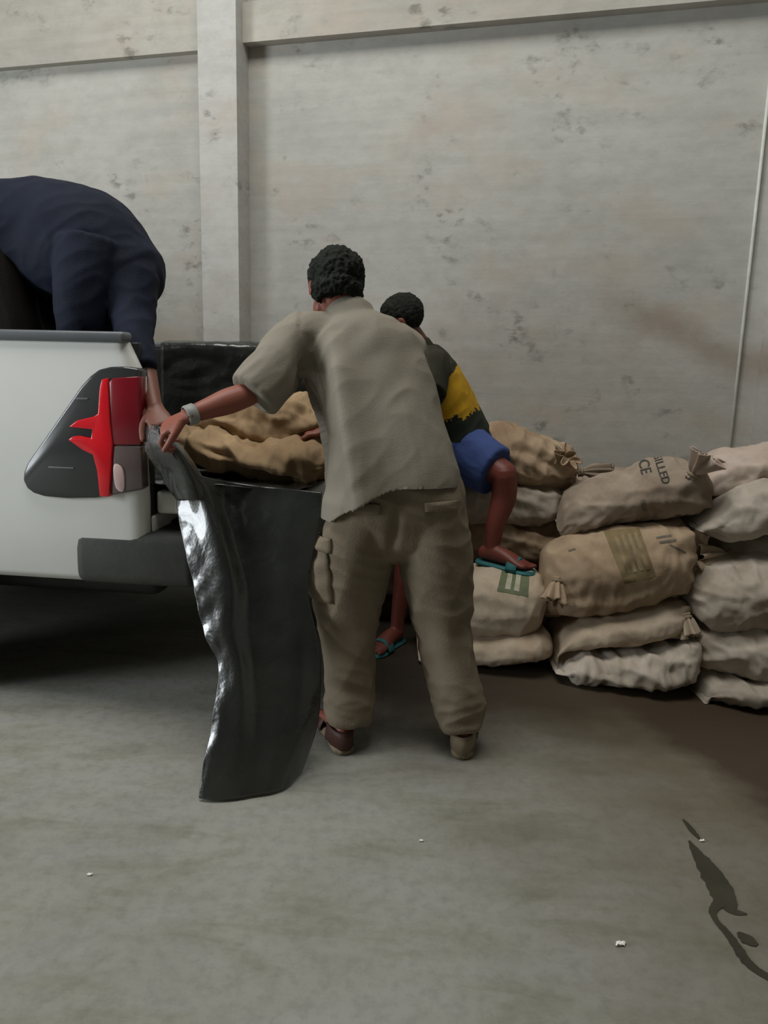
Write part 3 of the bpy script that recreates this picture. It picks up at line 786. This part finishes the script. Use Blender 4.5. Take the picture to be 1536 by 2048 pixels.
hipL = Vector((-.055, 2.42, .84)); kL = Vector((-.115, 2.43, .47)); aL = Vector((-.112, 2.385, .11))
hipR = Vector((.145, 2.42, .84)); kR = Vector((.185, 2.44, .45)); aR = Vector((.272, 2.37, .11))
for hp, kk, aa in ((hipL, kL, aL), (hipR, kR, aR)):
    loft(V, F, [(hp, .080, .085), ((hp+kk)/2, .068, .070), (kk, .050, .052)], k=4)
    loft(V, F, [(kk, .050, .052), (kk*.65+aa*.35+Vector((0, -.01, 0)), .050, .052), (aa, .034, .036), (aa+Vector((0, 0, -.05)), .032, .036)], k=4)
foot(V, F, Vector((-.112, 2.345, .028)), (-.30, .95, 0)); foot(V, F, Vector((.276, 2.335, .028)), (.12, 1, 0))
body1 = link('body', shift(fused(V, F, .0045, 3), O1), MAT['skinL'], root1)
hair('hair', A1, R1, 1.02, root1, O1, 3.0, .013, low=-.062)
# shirt
V = []; F = []
loft(V, F, [(Vector((.024, 2.415, .76)), .222, .152), (Vector((.022, 2.415, .87)), .214, .146), (Vector((.008, 2.42, .95)), .204, .134), (Vector((-.012, 2.45, 1.04)), .194, .132), (Vector((-.042, 2.49, 1.15)), .198, .130), (Vector((-.080, 2.52, 1.24)), .195, .125), (Vector((-.105, 2.535, 1.315)), .180, .115), (Vector((-.120, 2.55, 1.37)), .135, .095), (Vector((-.128, 2.558, 1.405)), .080, .072)], k=5, seg=36, side=(1, 0, -.1), power=2.3)
loft(V, F, [(Vector((-.17, 2.54, 1.335)), .085, .080), (sL+Vector((.0, 0, .0)), .080, .078), (sL*.5+elL*.5+Vector((-.0, 0, -.01)), .077, .078), (elL+Vector((.012, .015, .0)), .074, .078)], k=4, dome=False, side=(.7, 0, .7))
loft(V, F, [(Vector((-.05, 2.56, 1.31)), .085, .080), (sR+Vector((-.008, 0, .0)), .078, .078), (sR*.5+elR*.5, .075, .075), (elR*.8+sR*.2, .075, .072)], k=4, dome=False)
me = fused(V, F, .006, 5)
def shirtfold(v, n):
    d = 0
    low = max(0, min(1, (1.25-v.z)/.3))
    d += .0055*fold(v, (.1, 0, 1), 7.5, 2.0)*(.4+.6*low)
    d += .0035*fold(v, (.6, 0, .8), 15, 5.0)
    # long ridge down the left of the back
    x = v.x - (-.165 + (1.33-v.z)*.20)
    prof_ = math.exp(-(x/.030)**2) if x < 0 else math.exp(-(x/.05)**2)
    if n.y < .3: d -= .42*max(0, min(1, (v.z-.84)/.2))*min(.09, max(0, -x))*max(0, min(1, (v.x+.30)/.05))*max(0, min(1, (1.36-v.z)/.12))
    d += .042*prof_*max(0, min(1, (v.x+.30)/.05))*max(0, min(1, (1.36-v.z)/.12))*(1 if n.y < .3 else 0)
    if v.x < -.28: d += .006*fold(v, (-.6, 0, -.7), 16, 1)
    # hem: hangs lower at the left, hitches up at the right
    return d
wrinkle(me, shirtfold)
def cut_below(me, fn):
    b = bmesh.new(); b.from_mesh(me)
    kill = [f for f in b.faces if fn(f.calc_center_median())]
    bmesh.ops.delete(b, geom=kill, context='FACES')
    bd = [v for v in b.verts if v.is_boundary]
    for _ in range(4):
        bmesh.ops.smooth_vert(b, verts=bd, factor=.5, use_axis_x=True, use_axis_y=True, use_axis_z=True)
    b.to_mesh(me); b.free(); return me
# the hem line hangs lower at the left side
def hem(x): return .900 - .115*max(0, min(1, (.06-x)/.22))**1.5
for v in me.vertices:
    if abs(v.co.z-hem(v.co.x)) < .0045: v.co.z = hem(v.co.x)
me = cut_below(me, lambda c: c.z < hem(c.x)-.0012)
b = bmesh.new(); b.from_mesh(me)
for v in b.verts:
    if v.is_boundary: v.co.z = hem(v.co.x) - .002
b.to_mesh(me); b.free()
nd = (elL-sL).normalized()
me = cut_below(me, lambda c: (c-elL).dot(nd) > .0 and c.x < -.30)
me = solid(me, .004, 1)
shirt1 = link('t_shirt', shift(me, O1), MAT['greyshirt'], root1, label='light grey t-shirt')
# collar ring
V = []; F = []
# trousers
V = []; F = []
loft(V, F, [(Vector((.045, 2.42, .965)), .165, .112), (Vector((.045, 2.42, .90)), .192, .130), (Vector((.045, 2.42, .82)), .205, .138), (Vector((.045, 2.42, .76)), .195, .120)], k=4, seg=32, power=2.4)
loft(V, F, [(Vector((-.055, 2.42, .82)), .108, .120), (Vector((-.085, 2.42, .70)), .118, .115), (Vector((-.108, 2.43, .56)), .112, .105), (Vector((-.112, 2.43, .44)), .088, .092), (Vector((-.105, 2.42, .30)), .076, .084), (Vector((-.098, 2.40, .18)), .070, .078), (Vector((-.100, 2.385, .10)), .064, .070)], k=5, seg=28, dome=False)
loft(V, F, [(Vector((.140, 2.42, .82)), .110, .120), (Vector((.165, 2.42, .68)), .112, .112), (Vector((.190, 2.43, .54)), .100, .100), (Vector((.205, 2.43, .42)), .084, .090), (Vector((.235, 2.41, .28)), .080, .084), (Vector((.262, 2.385, .17)), .074, .078), (Vector((.272, 2.372, .095)), .058, .066)], k=5, seg=28, dome=False)
me = fused(V, F, .006, 5)
def pantfold(v, n):
    d = .009*fold(v, (.3, 0, 1), 8, 9.0)
    d += .006*fold(v, (1, 0, -.35), 17, 4.0)
    ank = max(0, min(1, (.30-v.z)/.2))
    d += .012*ank*fold(v, (1, 0, .25), 19, 7.0)
    kn = math.exp(-((v.z-.46)/.08)**2)
    d += .008*kn*fold(v, (1, 0, -.5), 15, 2.0)
    # seat crease between the buttocks, down to the crotch
    if n.y < 0: d -= .012*math.exp(-((v.x-(.045+.18*max(0, .86-v.z)*-.6))/.016)**2)*max(0, min(1, (v.z-.66)/.08))*max(0, min(1, (.93-v.z)/.1))
    return d
wrinkle(me, pantfold)
pants1 = link('trousers', shift(me, O1), MAT['pants'], root1, label='khaki cargo trousers')
# cargo pocket and back pockets
def patch_on(parent_me, off, rows, thick, name, mat, parent, lift=.002):
    """cloth patch hugging a mesh (mesh already shifted by off): rows of (point, direction) rays"""
    T = BVHTree.FromPolygons([v.co for v in parent_me.vertices], [tuple(p.vertices) for p in parent_me.polygons])
    R_ = []
    for r in rows:
        R_.append([])
        for p, d in r:
            h = T.ray_cast(p-off, d)
            R_[-1].append((h[0]-d*lift) if h[0] is not None else (p-off))
    V, F = grid_mesh([[tuple(x) for x in r] for r in R_])
    m = solid(mesh(V, F), thick, 1)
    b = bmesh.new(); b.from_mesh(m); b.to_mesh(m); b.free()
    return link(name, m, mat, parent)
def pocket(cx, cz, w_, h_, ang, yawdeg, name, bulge=.02, slant=0):
    dr = Vector((sin(radians(yawdeg)), cos(radians(yawdeg)), 0)); sd = Vector((cos(radians(yawdeg)), -sin(radians(yawdeg)), 0))
    rows = []; n = 12
    for i in range(n+1):
        row = []
        for j in range(n+1):
            u = (j/n-.5)*w_; v_ = (.5-i/n)*h_
            uu = u*cos(ang)-v_*sin(ang); vv = u*sin(ang)+v_*cos(ang)
            p = Vector((cx, 2.42, cz)) - dr*.5 + sd*uu + Vector((0, 0, vv))
            row.append((p, dr))
        rows.append(row)
    T = BVHTree.FromPolygons([v.co for v in pants1.data.vertices], [tuple(p.vertices) for p in pants1.data.polygons])
    out = []
    for i, r in enumerate(rows):
        o_ = []
        for j, (p, d) in enumerate(r):
            h = T.ray_cast(p-O1, d)
            e = min(1, 3.2*min(i/n, 1-i/n, j/n, 1-j/n)*1.2) if bulge else 0
            q = h[0] if h[0] is not None else (p-O1+d*.5)
            o_.append(tuple(q-d*(.003+bulge*e*(.7+.6*noise.noise(q*25)))))
        out.append(o_)
    V, F = grid_mesh(out)
    return link(name, solid(mesh(V, F), .0035, 1), MAT['pants'], pants1)
pocket(-.150, .600, .150, .17, .06, 58, 'cargo_pocket', .020)
pocket(-.150, .700, .165, .045, .10, 58, 'pocket_flap', .012)
pocket(-.040, .835, .115, .030, -.02, 12, 'back_pocket_flap', .004)
pocket(.150, .845, .110, .028, .05, -12, 'back_pocket_flap', .004)
# seam lines and sandals
def sandal(heel, d, parent, off, mat_s, mat_u, name='sandal', L=.275, up=Vector((0, 0, 1)), th=.028, heelcup=True):
    d = Vector(d).normalized(); side = d.cross(up).normalized(); h = Vector(heel)
    outl = []
    for t, w_ in ((-.02, .0), (-.012, .026), (.01, .037), (.05, .038), (.11, .038), (.17, .047), (.215, .050), (.245, .040), (.262, .018)):
        outl.append((t, w_))
    pts = [h+d*t+side*w_ for t, w_ in outl] + [h+d*t-side*w_ for t, w_ in outl[::-1][:-1]]
    b = bmesh.new()
    lo = [b.verts.new(p-off) for p in pts]; hi = [b.verts.new(p+up*th-off) for p in pts]
    b.faces.new(lo[::-1]); b.faces.new(hi); n = len(pts)
    for i in range(n): b.faces.new((lo[i], lo[(i+1) % n], hi[(i+1) % n], hi[i]))
    bmesh.ops.recalc_face_normals(b, faces=b.faces)
    bmesh.ops.bevel(b, geom=b.edges[:], offset=.005, segments=3, affect='EDGES')
    me = bpy.data.meshes.new('m'); b.to_mesh(me); b.free()
    so = link(name, me, mat_s, parent)
    def strap(t, hgt, w_, wid=.018):
        rows = []
        for i in range(17):
            a = pi*i/16
            c_ = h+d*t + side*(cos(a)*w_) + up*(th*.6+sin(a)*hgt)
            rows.append([tuple(c_-d*wid-off), tuple(c_+d*wid-off)])
        V, F = grid_mesh(rows); link('strap', solid(mesh(V, F), .005, 0), mat_u, so)
    strap(.165, .052, .050, .024)
    if heelcup:
        strap(.085, .076, .042, .012)
        rows = []
        for i in range(17):
            a = pi*i/16
            c_ = h+d*(.075-.098*sin(a)) + side*(cos(a)*.041)
            rows.append([tuple(c_+up*(th*.7)-off), tuple(c_+up*(th+.034)-off), tuple(c_+up*(th+.052)+d*.004-off)])
        V, F = grid_mesh(rows); link('heel_strap', solid(mesh(V, F), .005, 0), mat_u, so)
    return so
sandal(Vector((-.112, 2.340, .0)), (-.30, .95, 0), root1, O1, MAT['sole'], MAT['strap'])
sandal(Vector((.276, 2.330, .0)), (.12, 1, 0), root1, O1, MAT['sole'], MAT['sole'])
V = []; F = []
ax = (wrL-elL).normalized(); 
for i in range(24):
    a_ = 2*pi*i/24; u = ax.orthogonal().normalized(); s = ax.cross(u)
    for t in (-.016, -.012, .012, .016):
        r_ = .030 if abs(t) < .014 else .027
        V.append(wrL-ax*.012+ax*t+(u*cos(a_)+s*sin(a_))*r_)
for i in range(24):
    for j in range(3): F.append((i*4+j, i*4+j+1, ((i+1) % 24)*4+j+1, ((i+1) % 24)*4+j))
link('wrist_band', solid(mesh(V, F, O1), .003, 0), MAT['band'], root1)

# ===== man in blue shorts =====
O2 = Vector((.30, 3.42, 0))
root2 = empty('person', O2, label='man in black and yellow shirt and blue shorts, one foot up on the sacks', cat='person')
hc2 = Vector((.058, 3.33, 1.435)); nk2 = Vector((.120, 3.37, 1.355)); sN = Vector((.175, 3.27, 1.255)); sF = Vector((.10, 3.52, 1.25))
hp2 = Vector((.335, 3.47, .93))
kN = P(1008, 948, 3.24); aN = P(983, 1098, 3.24); 
V = []; F = []
A2, R2 = head(V, F, hc2, (-.86, .12, -.48), (-.38, .0, .92), .96)
loft(V, F, [(nk2+Vector((.02, 0, -.05)), .058, .056), (nk2, .052, .052), (hc2+Vector((.02, .0, -.03)), .052, .054)], k=4)
loft(V, F, [(hp2, .14, .10), (Vector((.28, 3.44, 1.08)), .13, .10), (Vector((.20, 3.40, 1.22)), .145, .10), (nk2+Vector((.02, 0, -.04)), .07, .06)], side=(.3, 1, 0), k=5)
elN = P(846, 822, 3.12); wrN = P(770, 905, 2.98)
elF = Vector((-.02, 3.50, 1.02)); wrF = Vector((-.20, 3.30, 1.06))
for s_, e_, w_ in ((sN, elN, wrN), (sF, elF, wrF)):
    loft(V, F, [(s_, .052, .052), ((s_+e_)/2, .044, .044), (e_, .036, .037)], k=4)
    loft(V, F, [(e_, .036, .037), (e_*.6+w_*.4, .037, .036), (w_, .024, .021)], k=4)
    hand(V, F, w_, (-1, -.1, -.1), (0, 0, -1), .98, .6, thumb_side=1 if s_ is sN else -1)
hN = Vector((.36, 3.37, .89)); hF = Vector((.30, 3.56, .88)); kF = Vector((.12, 3.34, .50)); aF = Vector((.075, 3.36, .12))
loft(V, F, [(hN, .08, .08), ((hN+kN)/2, .072, .072), (kN, .055, .056)], side=(0, 0, 1), k=4)
loft(V, F, [(kN, .054, .058), (kN*.7+aN*.3+Vector((.018, .012, 0)), .054, .056), (kN*.35+aN*.65, .042, .044), (aN, .031, .036)], k=4)
loft(V, F, [(hF, .08, .08), ((hF+kF)/2, .07, .07), (kF, .054, .056)], k=4)
loft(V, F, [(kF, .054, .056), (kF*.65+aF*.35, .05, .052), (aF, .032, .036), (aF+Vector((0, 0, -.06)), .03, .034)], k=4)
ftN = Vector((aN.x-.045, aN.y+.02, .440)); fdN = Vector((.80, -.52, -.06))
foot(V, F, ftN, fdN); foot(V, F, Vector((.09, 3.40, .012)), (-.5, -.85, 0))
link('body', shift(fused(V, F, .0045, 3), O2), MAT['skinD'], root2)
hair('hair', A2, R2, .93, root2, O2, 8.0, .006, low=-.06, nape=False)
V = []; F = []
loft(V, F, [(hp2+Vector((.005, 0, .02)), .165, .125), (Vector((.295, 3.455, 1.04)), .160, .120), (Vector((.225, 3.42, 1.16)), .165, .118), (Vector((.170, 3.395, 1.24)), .160, .110), (Vector((.140, 3.38, 1.30)), .11, .085), (Vector((.130, 3.375, 1.325)), .075, .065)], side=(.3, 1, 0), k=5, seg=32, power=2.2)
for s_, e_ in ((sN, elN), (sF, elF)):
    q = s_*.35+e_*.65
    loft(V, F, [(s_*.7+Vector((.15, 3.4, 1.26))*.3, .08, .08), (s_, .082, .082), ((s_+q)/2, .080, .085), (q, .080, .088)], k=4, dome=False)
me = fused(V, F, .006, 4)
wrinkle(me, lambda v, n: .005*fold(v, (-.5, 0, 1), 9, 3.0)+.004*fold(v, (.8, .2, .5), 16, 6.0))
b = bmesh.new(); b.from_mesh(me)
ax2 = (Vector((.16, 3.38, 1.32))-hp2).normalized()
b.to_mesh(me); b.free()
sh2 = link('t_shirt', shift(me, O2), [MAT['sblack'], MAT['syellow'], MAT['sgreen']], root2, label='black t-shirt with a yellow band and ragged dark green hem')
for p_ in me.polygons:
    c = p_.center + O2
    d = c-CAM; px_x = 768+FPX*d.dot(CR)/d.dot(CF)
    arm = (c-sN).cross((elN-sN).normalized()).length < .092 and (c-sN).dot((elN-sN).normalized()) > -.03
    t_ = (c-hp2).dot(ax2)          # height along the torso
    jag = .022*noise.noise(Vector((c.x*40, c.y*40, c.z*9))) + .016*noise.noise(c*90)
    lim = .19 - .30*(c.x-.30) + jag
    if arm or t_ > .33: p_.material_index = 0
    elif t_ > lim - .04: p_.material_index = 1
    else: p_.material_index = 2
V = []; F = []
loft(V, F, [(hp2+Vector((-.02, 0, .07)), .142, .105), (hp2, .172, .135), (hp2+Vector((.01, 0, -.06)), .165, .13)], side=(.3, 1, 0), k=4, seg=28)
tN = hN*.22+kN*.78
loft(V, F, [(hN, .115, .115), ((hN+tN)/2+Vector((0, 0, -.01)), .112, .108), (tN+Vector((-.004, 0, -.01)), .108, .090)], side=(0, 0, 1), k=5, seg=26, dome=False)
tF = hF*.35+kF*.65
loft(V, F, [(hF, .105, .11), ((hF+tF)/2, .105, .105), (tF, .10, .10)], k=5, seg=26, dome=False)
me = fused(V, F, .006, 4)
wrinkle(me, lambda v, n: .006*fold(v, (.5, -.3, -.4), 10, 3.0)+.004*fold(v, (1, 0, -.2), 18, 1.0))
link('shorts', shift(me, O2), MAT['blue'], root2, label='blue knee-length shorts')
sandal(ftN-Vector((0, 0, .020)), fdN, root2, O2, MAT['teal'], MAT['teal'], 'flip_flop', th=.018, heelcup=False, up=Vector((.05, -.03, 1)).normalized())
sandal(Vector((.09, 3.40, .0)), (-.5, -.85, 0), root2, O2, MAT['teal'], MAT['teal'], 'flip_flop', th=.014, heelcup=False)

# ===== man in navy, bent over in the bed =====
O3 = Vector((-1.25, 2.95, .83))
root3 = empty('person', O3, label='man in dark navy long-sleeved shirt bent double in the truck bed, reaching down', cat='person')
hp3 = P(10, 470, 3.0); ch3 = P(215, 500, 2.92)
shF = P(255, 520, 2.90); elb3 = P(268, 640, 2.76); wr3 = P(310, 815, 2.52)
shN = P(170, 520, 2.76); elN3 = P(150, 660, 2.72); wrN3 = P(150, 790, 2.74)
V = []; F = []
hd3 = P(215, 640, 2.98)
A3, R3 = head(V, F, hd3, (-.75, .1, -.65), (.55, .0, -.83), .98)
loft(V, F, [(ch3, .07, .07), (ch3*.5+hd3*.5, .055, .055), (hd3, .055, .055)], k=4)
loft(V, F, [(hp3, .15, .13), ((hp3+ch3)/2+Vector((0, 0, .05)), .14, .12), (ch3, .16, .12)], side=(0, 1, 0), k=5)
loft(V, F, [(shF, .05, .05), (elb3, .038, .038)], k=4); loft(V, F, [(elb3, .037, .037), (elb3*.6+wr3*.4, .038, .037), (wr3, .024, .022)], k=4)
hand(V, F, wr3, P(326, 862, 2.44)-wr3, (-.1, .8, -.4), 1.0, .9, thumb_side=-1)
loft(V, F, [(shN, .05, .05), (elN3, .038, .038)], k=4); loft(V, F, [(elN3, .037, .037), (wrN3, .024, .022)], k=4)
hand(V, F, wrN3, (.2, 0, -1), (.6, .5, 0), .98, .6)
for dx, dy in ((-.03, -.12), (.04, .14)):
    hp_ = hp3+Vector((0, dy*.8, -.03)); k_ = Vector((hp3.x+.10+dx, 3.0+dy, 1.28)); a_ = Vector((hp3.x-.02+dx, 3.0+dy, .93))
    loft(V, F, [(hp_, .085, .085), (k_, .055, .058)], k=4); loft(V, F, [(k_, .055, .058), (a_, .034, .038), (a_+Vector((0, 0, -.05)), .034, .036)], k=4)
    foot(V, F, Vector((a_.x-.04, a_.y, .842)), (1, .0, 0))
link('body', shift(fused(V, F, .0045, 3), O3), MAT['skinN'], root3)
hair('hair', A3, R3, 1.0, root3, O3, 5.0, .010)
V = []; F = []
loft(V, F, [(P(-25, 476, 3.0), .18, .165), (P(30, 470, 3.0), .185, .185), (P(105, 478, 2.98), .19, .205), (P(180, 500, 2.93), .20, .20), (P(238, 545, 2.90), .17, .155)], side=(0, 1, 0), k=6, seg=36, power=2.2)
loft(V, F, [(P(225, 530, 2.86), .14, .12), (P(255, 560, 2.84), .105, .10), (P(262, 620, 2.78), .080, .082), (P(272, 680, 2.68), .055, .058), (P(289, 738, 2.60), .038, .040)], k=5, dome=False)
loft(V, F, [(P(180, 500, 2.80), .12, .11), (P(165, 580, 2.74), .090, .085), (P(160, 660, 2.73), .075, .07), (P(158, 720, 2.75), .05, .05)], k=5, dome=False)
loft(V, F, [(P(205, 520, 2.9), .14, .15), (P(205, 600, 2.93), .12, .15), (P(215, 660, 2.96), .10, .12)], side=(1, 0, 0), k=5)
me = fused(V, F, .007, 6)
wrinkle(me, lambda v, n: .006*fold(v, (-.3, 0, 1), 8, 3.0)+.004*fold(v, (.8, 0, .5), 16, 6.0))
link('long_sleeved_shirt', shift(me, O3), MAT['navy'], root3)
V = []; F = []
loft(V, F, [(hp3+Vector((.06, 0, .02)), .14, .16), (hp3+Vector((-.02, 0, -.02)), .15, .17), (hp3+Vector((-.02, 0, -.12)), .15, .16)], side=(1, 0, 0), k=4, seg=28)
for dx, dy in ((-.03, -.12), (.04, .14)):
    hp_ = hp3+Vector((0, dy*.8, -.05)); k_ = Vector((hp3.x+.10+dx, 3.0+dy, 1.28)); a_ = Vector((hp3.x-.02+dx, 3.0+dy, .93))
    loft(V, F, [(hp_, .12, .11), ((hp_+k_)/2, .11, .10), (k_, .090, .085), ((k_+a_)/2, .08, .078), (a_, .068, .066)], k=4, dome=False)
me = fused(V, F, .007, 4)
wrinkle(me, lambda v, n: .006*fold(v, (0, 0, 1), 9, 3.0))
link('trousers', shift(me, O3), MAT['brownpants'], root3, label='dark brown trousers')

# ---------------------------------------------------------------- black plastic sheet
def surf(ctrl, ku=10, kv=10):
    """Catmull-Rom surface through a grid of points"""
    rows = [catmull([tuple(p) for p in r], ku) for r in ctrl]
    cols = list(zip(*rows)); out = [catmull(list(c), kv) for c in cols]
    return [list(r) for r in zip(*out)]
VP_ = []; FP_ = []
def add_patch(rows, fn=None):
    n0 = len(VP_); n = len(rows[0])
    R_ = [[Vector(p) for p in r] for r in rows]
    for i, r in enumerate(R_):
        for j, p in enumerate(r):
            a = R_[min(i+1, len(R_)-1)][j]-R_[max(i-1, 0)][j]; b_ = R_[i][min(j+1, n-1)]-R_[i][max(j-1, 0)]
            nn = a.cross(b_); nn = nn.normalized() if nn.length > 1e-9 else Vector((0, -1, 0))
            VP_.append(p + nn*(fn(p, i/(len(R_)-1), j/(n-1)) if fn else 0))
    for i in range(len(R_)-1):
        for j in range(n-1): a = n0+i*n+j; FP_.append((a, a+1, a+n+1, a+n))
def pf(p, v, u):
    e = max(0, 1-u*3.2); e = max(e, 1.6*math.exp(-((u-.62)/.13)**2-((v-.17)/.07)**2))
    return .002*fold(p, (.15, 0, 1), 4, 1.0) + (.0015+.0035*e)*fold(p, (.4, 0, 1), 17, 4.0) + .0016*e*fold(p, (.8, 0, .6), 38, 2.0)
OFF = (.062, .036, .0, .055, .045, .025, .005)
YB = [G(x_, y_, .008).y for x_, y_ in ((399, 1596), (430, 1600), (470, 1597), (510, 1590), (545, 1584), (575, 1572), (602, 1548))]
def hang(cols):
    out = []
    for j, (x_, y_) in enumerate(cols):
        Y = 2.3
        for _ in range(6):
            z = P(x_, y_, Y).z; Y = YB[j] + (2.40+OFF[j]-YB[j])*max(0, z)/.84
        out.append(P(x_, y_, Y))
    return out
C_ = [[P(318, 856, 2.36), P(345, 905, 2.37), P(385, 945, 2.40), P(450, 962, 2.46), P(520, 972, 2.46), P(580, 978, 2.44), P(645, 985, 2.42)],
 hang([(350, 985), (374, 985), (408, 990), (458, 1000), (515, 1020), (580, 1025), (642, 1030)]),
 hang([(366, 1075), (394, 1075), (438, 1078), (475, 1085), (530, 1075), (580, 1090), (630, 1090)]),
 hang([(387, 1165), (416, 1165), (460, 1168), (495, 1175), (535, 1180), (575, 1180), (616, 1180)]),
 hang([(408, 1262), (430, 1265), (460, 1266), (500, 1270), (545, 1275), (590, 1275), (634, 1275)]),
 hang([(438, 1335), (455, 1340), (480, 1340), (510, 1345), (555, 1350), (600, 1350), (641, 1350)]),
 hang([(424, 1450), (446, 1452), (478, 1455), (515, 1455), (560, 1450), (605, 1445), (636, 1440)]),
 hang([(408, 1530), (432, 1532), (466, 1535), (510, 1532), (552, 1525), (590, 1515), (618, 1505)]),
 [G(399, 1596, .008), G(430, 1600, .008), G(470, 1597, .008), G(510, 1590, .008), G(545, 1584, .008), G(575, 1572, .008), G(602, 1548, .008)]]
add_patch(surf(C_, 9, 9), pf)
# strip bunched in the hands and running back over the corner of the tailgate
add_patch(surf([
 [P(285, 852, 2.50), P(296, 850, 2.47), P(312, 850, 2.44), P(330, 858, 2.42)],
 [P(296, 905, 2.45), P(318, 895, 2.40), P(345, 890, 2.38), P(372, 905, 2.42)],
 [P(326, 955, 2.46), P(350, 945, 2.40), P(378, 945, 2.38), P(405, 955, 2.42)],
 [P(352, 1000, 2.46), P(370, 1000, 2.40), P(395, 1000, 2.39), P(425, 1000, 2.43)]], 8, 10), pf)
# part that lies over the tailgate, under the sacks, and lines the bed up to the far rail
def lie(p, v, u): return .008*fold(p, (1, .2, 0), 9, 3.0) + .004*fold(p, (.2, 1, .3), 22, 1.0)
def tw(x, y, z): return TW(x, y, z)
L_ = []
for y, z in ((.0, .848), (.25, .852), (.7, .850), (1.2, .850), (1.50, .865), (1.575, .95), (1.59, 1.10), (1.60, 1.22), (1.60, 1.335), (1.66, 1.362), (1.74, 1.35), (1.752, 1.22)):
    L_.append([tw(x, y, z + (.0 if x < 0 else (.0 if y < 1.52 else 0))) for x in (-.62, -.30, -.05, .20, .40, .53)])
L_[0] = [tw(-.62, .10, .85), tw(-.30, .10, .85), tw(-.05, .10, .85), P(420, 965, 2.44), P(520, 972, 2.46), P(575, 978, 2.47)]
add_patch(surf(L_, 10, 9), lie)
me = mesh(VP_, FP_, (-.5, 2.2, 0))
link('plastic_sheet', solid(me, .002, 0), MAT['plastic'], label='glossy black plastic sheet draped over the tailgate down to the floor', cat='plastic sheet').location = (-.5, 2.2, 0)

# ---------------------------------------------------------------- floor marks and litter
def spill(ribbons, name, label):
    V = []; F = []; ref = G(*ribbons[0][len(ribbons[0])//2][:2])
    for n_, rb in enumerate(ribbons):
        pts = catmull([tuple(p) for p in rb], 8); z = .0012+.0004*n_; base = len(V)
        C = [G(p[0], p[1]) for p in pts]
        for k, p in enumerate(pts):
            t = (C[min(k+1, len(C)-1)]-C[max(k-1, 0)]).normalized(); nrm = Vector((-t.y, t.x, 0))
            w_ = max(.0005, (G(p[0]+p[2], p[1])-C[k]).length)
            for sg in (-1, 1):
                q = C[k]+nrm*sg*w_*(1+.25*noise.noise(Vector((k*.45, n_*9+sg*4, 0))))
                V.append((q.x, q.y, z))
        for k in range(len(pts)-1): a = base+2*k; F.append((a, a+1, a+3, a+2))
    o = link(name, solid(mesh(V, F, ref), .0006, 1), MAT['wet'], label=label, cat='stain', smooth=False); o.location = ref
spill([[(1378,1682,2),(1392,1704,10),(1412,1732,19),(1436,1770,25),(1450,1800,22),(1466,1822,12),(1494,1829,2)],
       [(1440,1806,12),(1426,1822,8),(1432,1842,6),(1453,1866,8),(1474,1895,10),(1490,1920,11),(1514,1942,10),(1560,1968,9)],
       [(1476,1866,4),(1494,1880,15),(1514,1892,6)],
       [(1366,1640,2),(1384,1662,6),(1400,1680,2)]], 'floor_stain', 'long ragged dark wet stain on the floor at the lower right')
def scrap(px, py, s, seed, label):
    c = G(px, py); V = []; F = []; rnd = random.Random(seed)
    n = 7
    for i in range(n):
        for j in range(n):
            u, v = i/(n-1)-.5, j/(n-1)-.5
            V.append((u*s*(1+.5*rnd.random())+v*s*.3, v*s*.6*(1+.5*rnd.random()), .003+abs(noise.noise(Vector((u*4+seed, v*4, 0))))*s*.6))
    for i in range(n-1):
        for j in range(n-1): a = i*n+j; F.append((a, a+1, a+n+1, a+n))
    o = link('paper_scrap', solid(mesh(V, F), .0012, 0), MAT['paper'], label=label, cat='litter', group='white scraps on the floor'); o.location = (c.x, c.y, 0)
scrap(1241, 1890, .016, 1, 'largest crumpled white scrap, on the floor left of the dark stain')
scrap(843, 1683, .008, 2, 'tiny white scrap on the floor in front of the standing man')
scrap(180, 1751, .009, 3, 'tiny white scrap on the floor at the left below the truck')
scrap(1404, 1683, .010, 4, 'thin white scrap just above the dark floor stain')
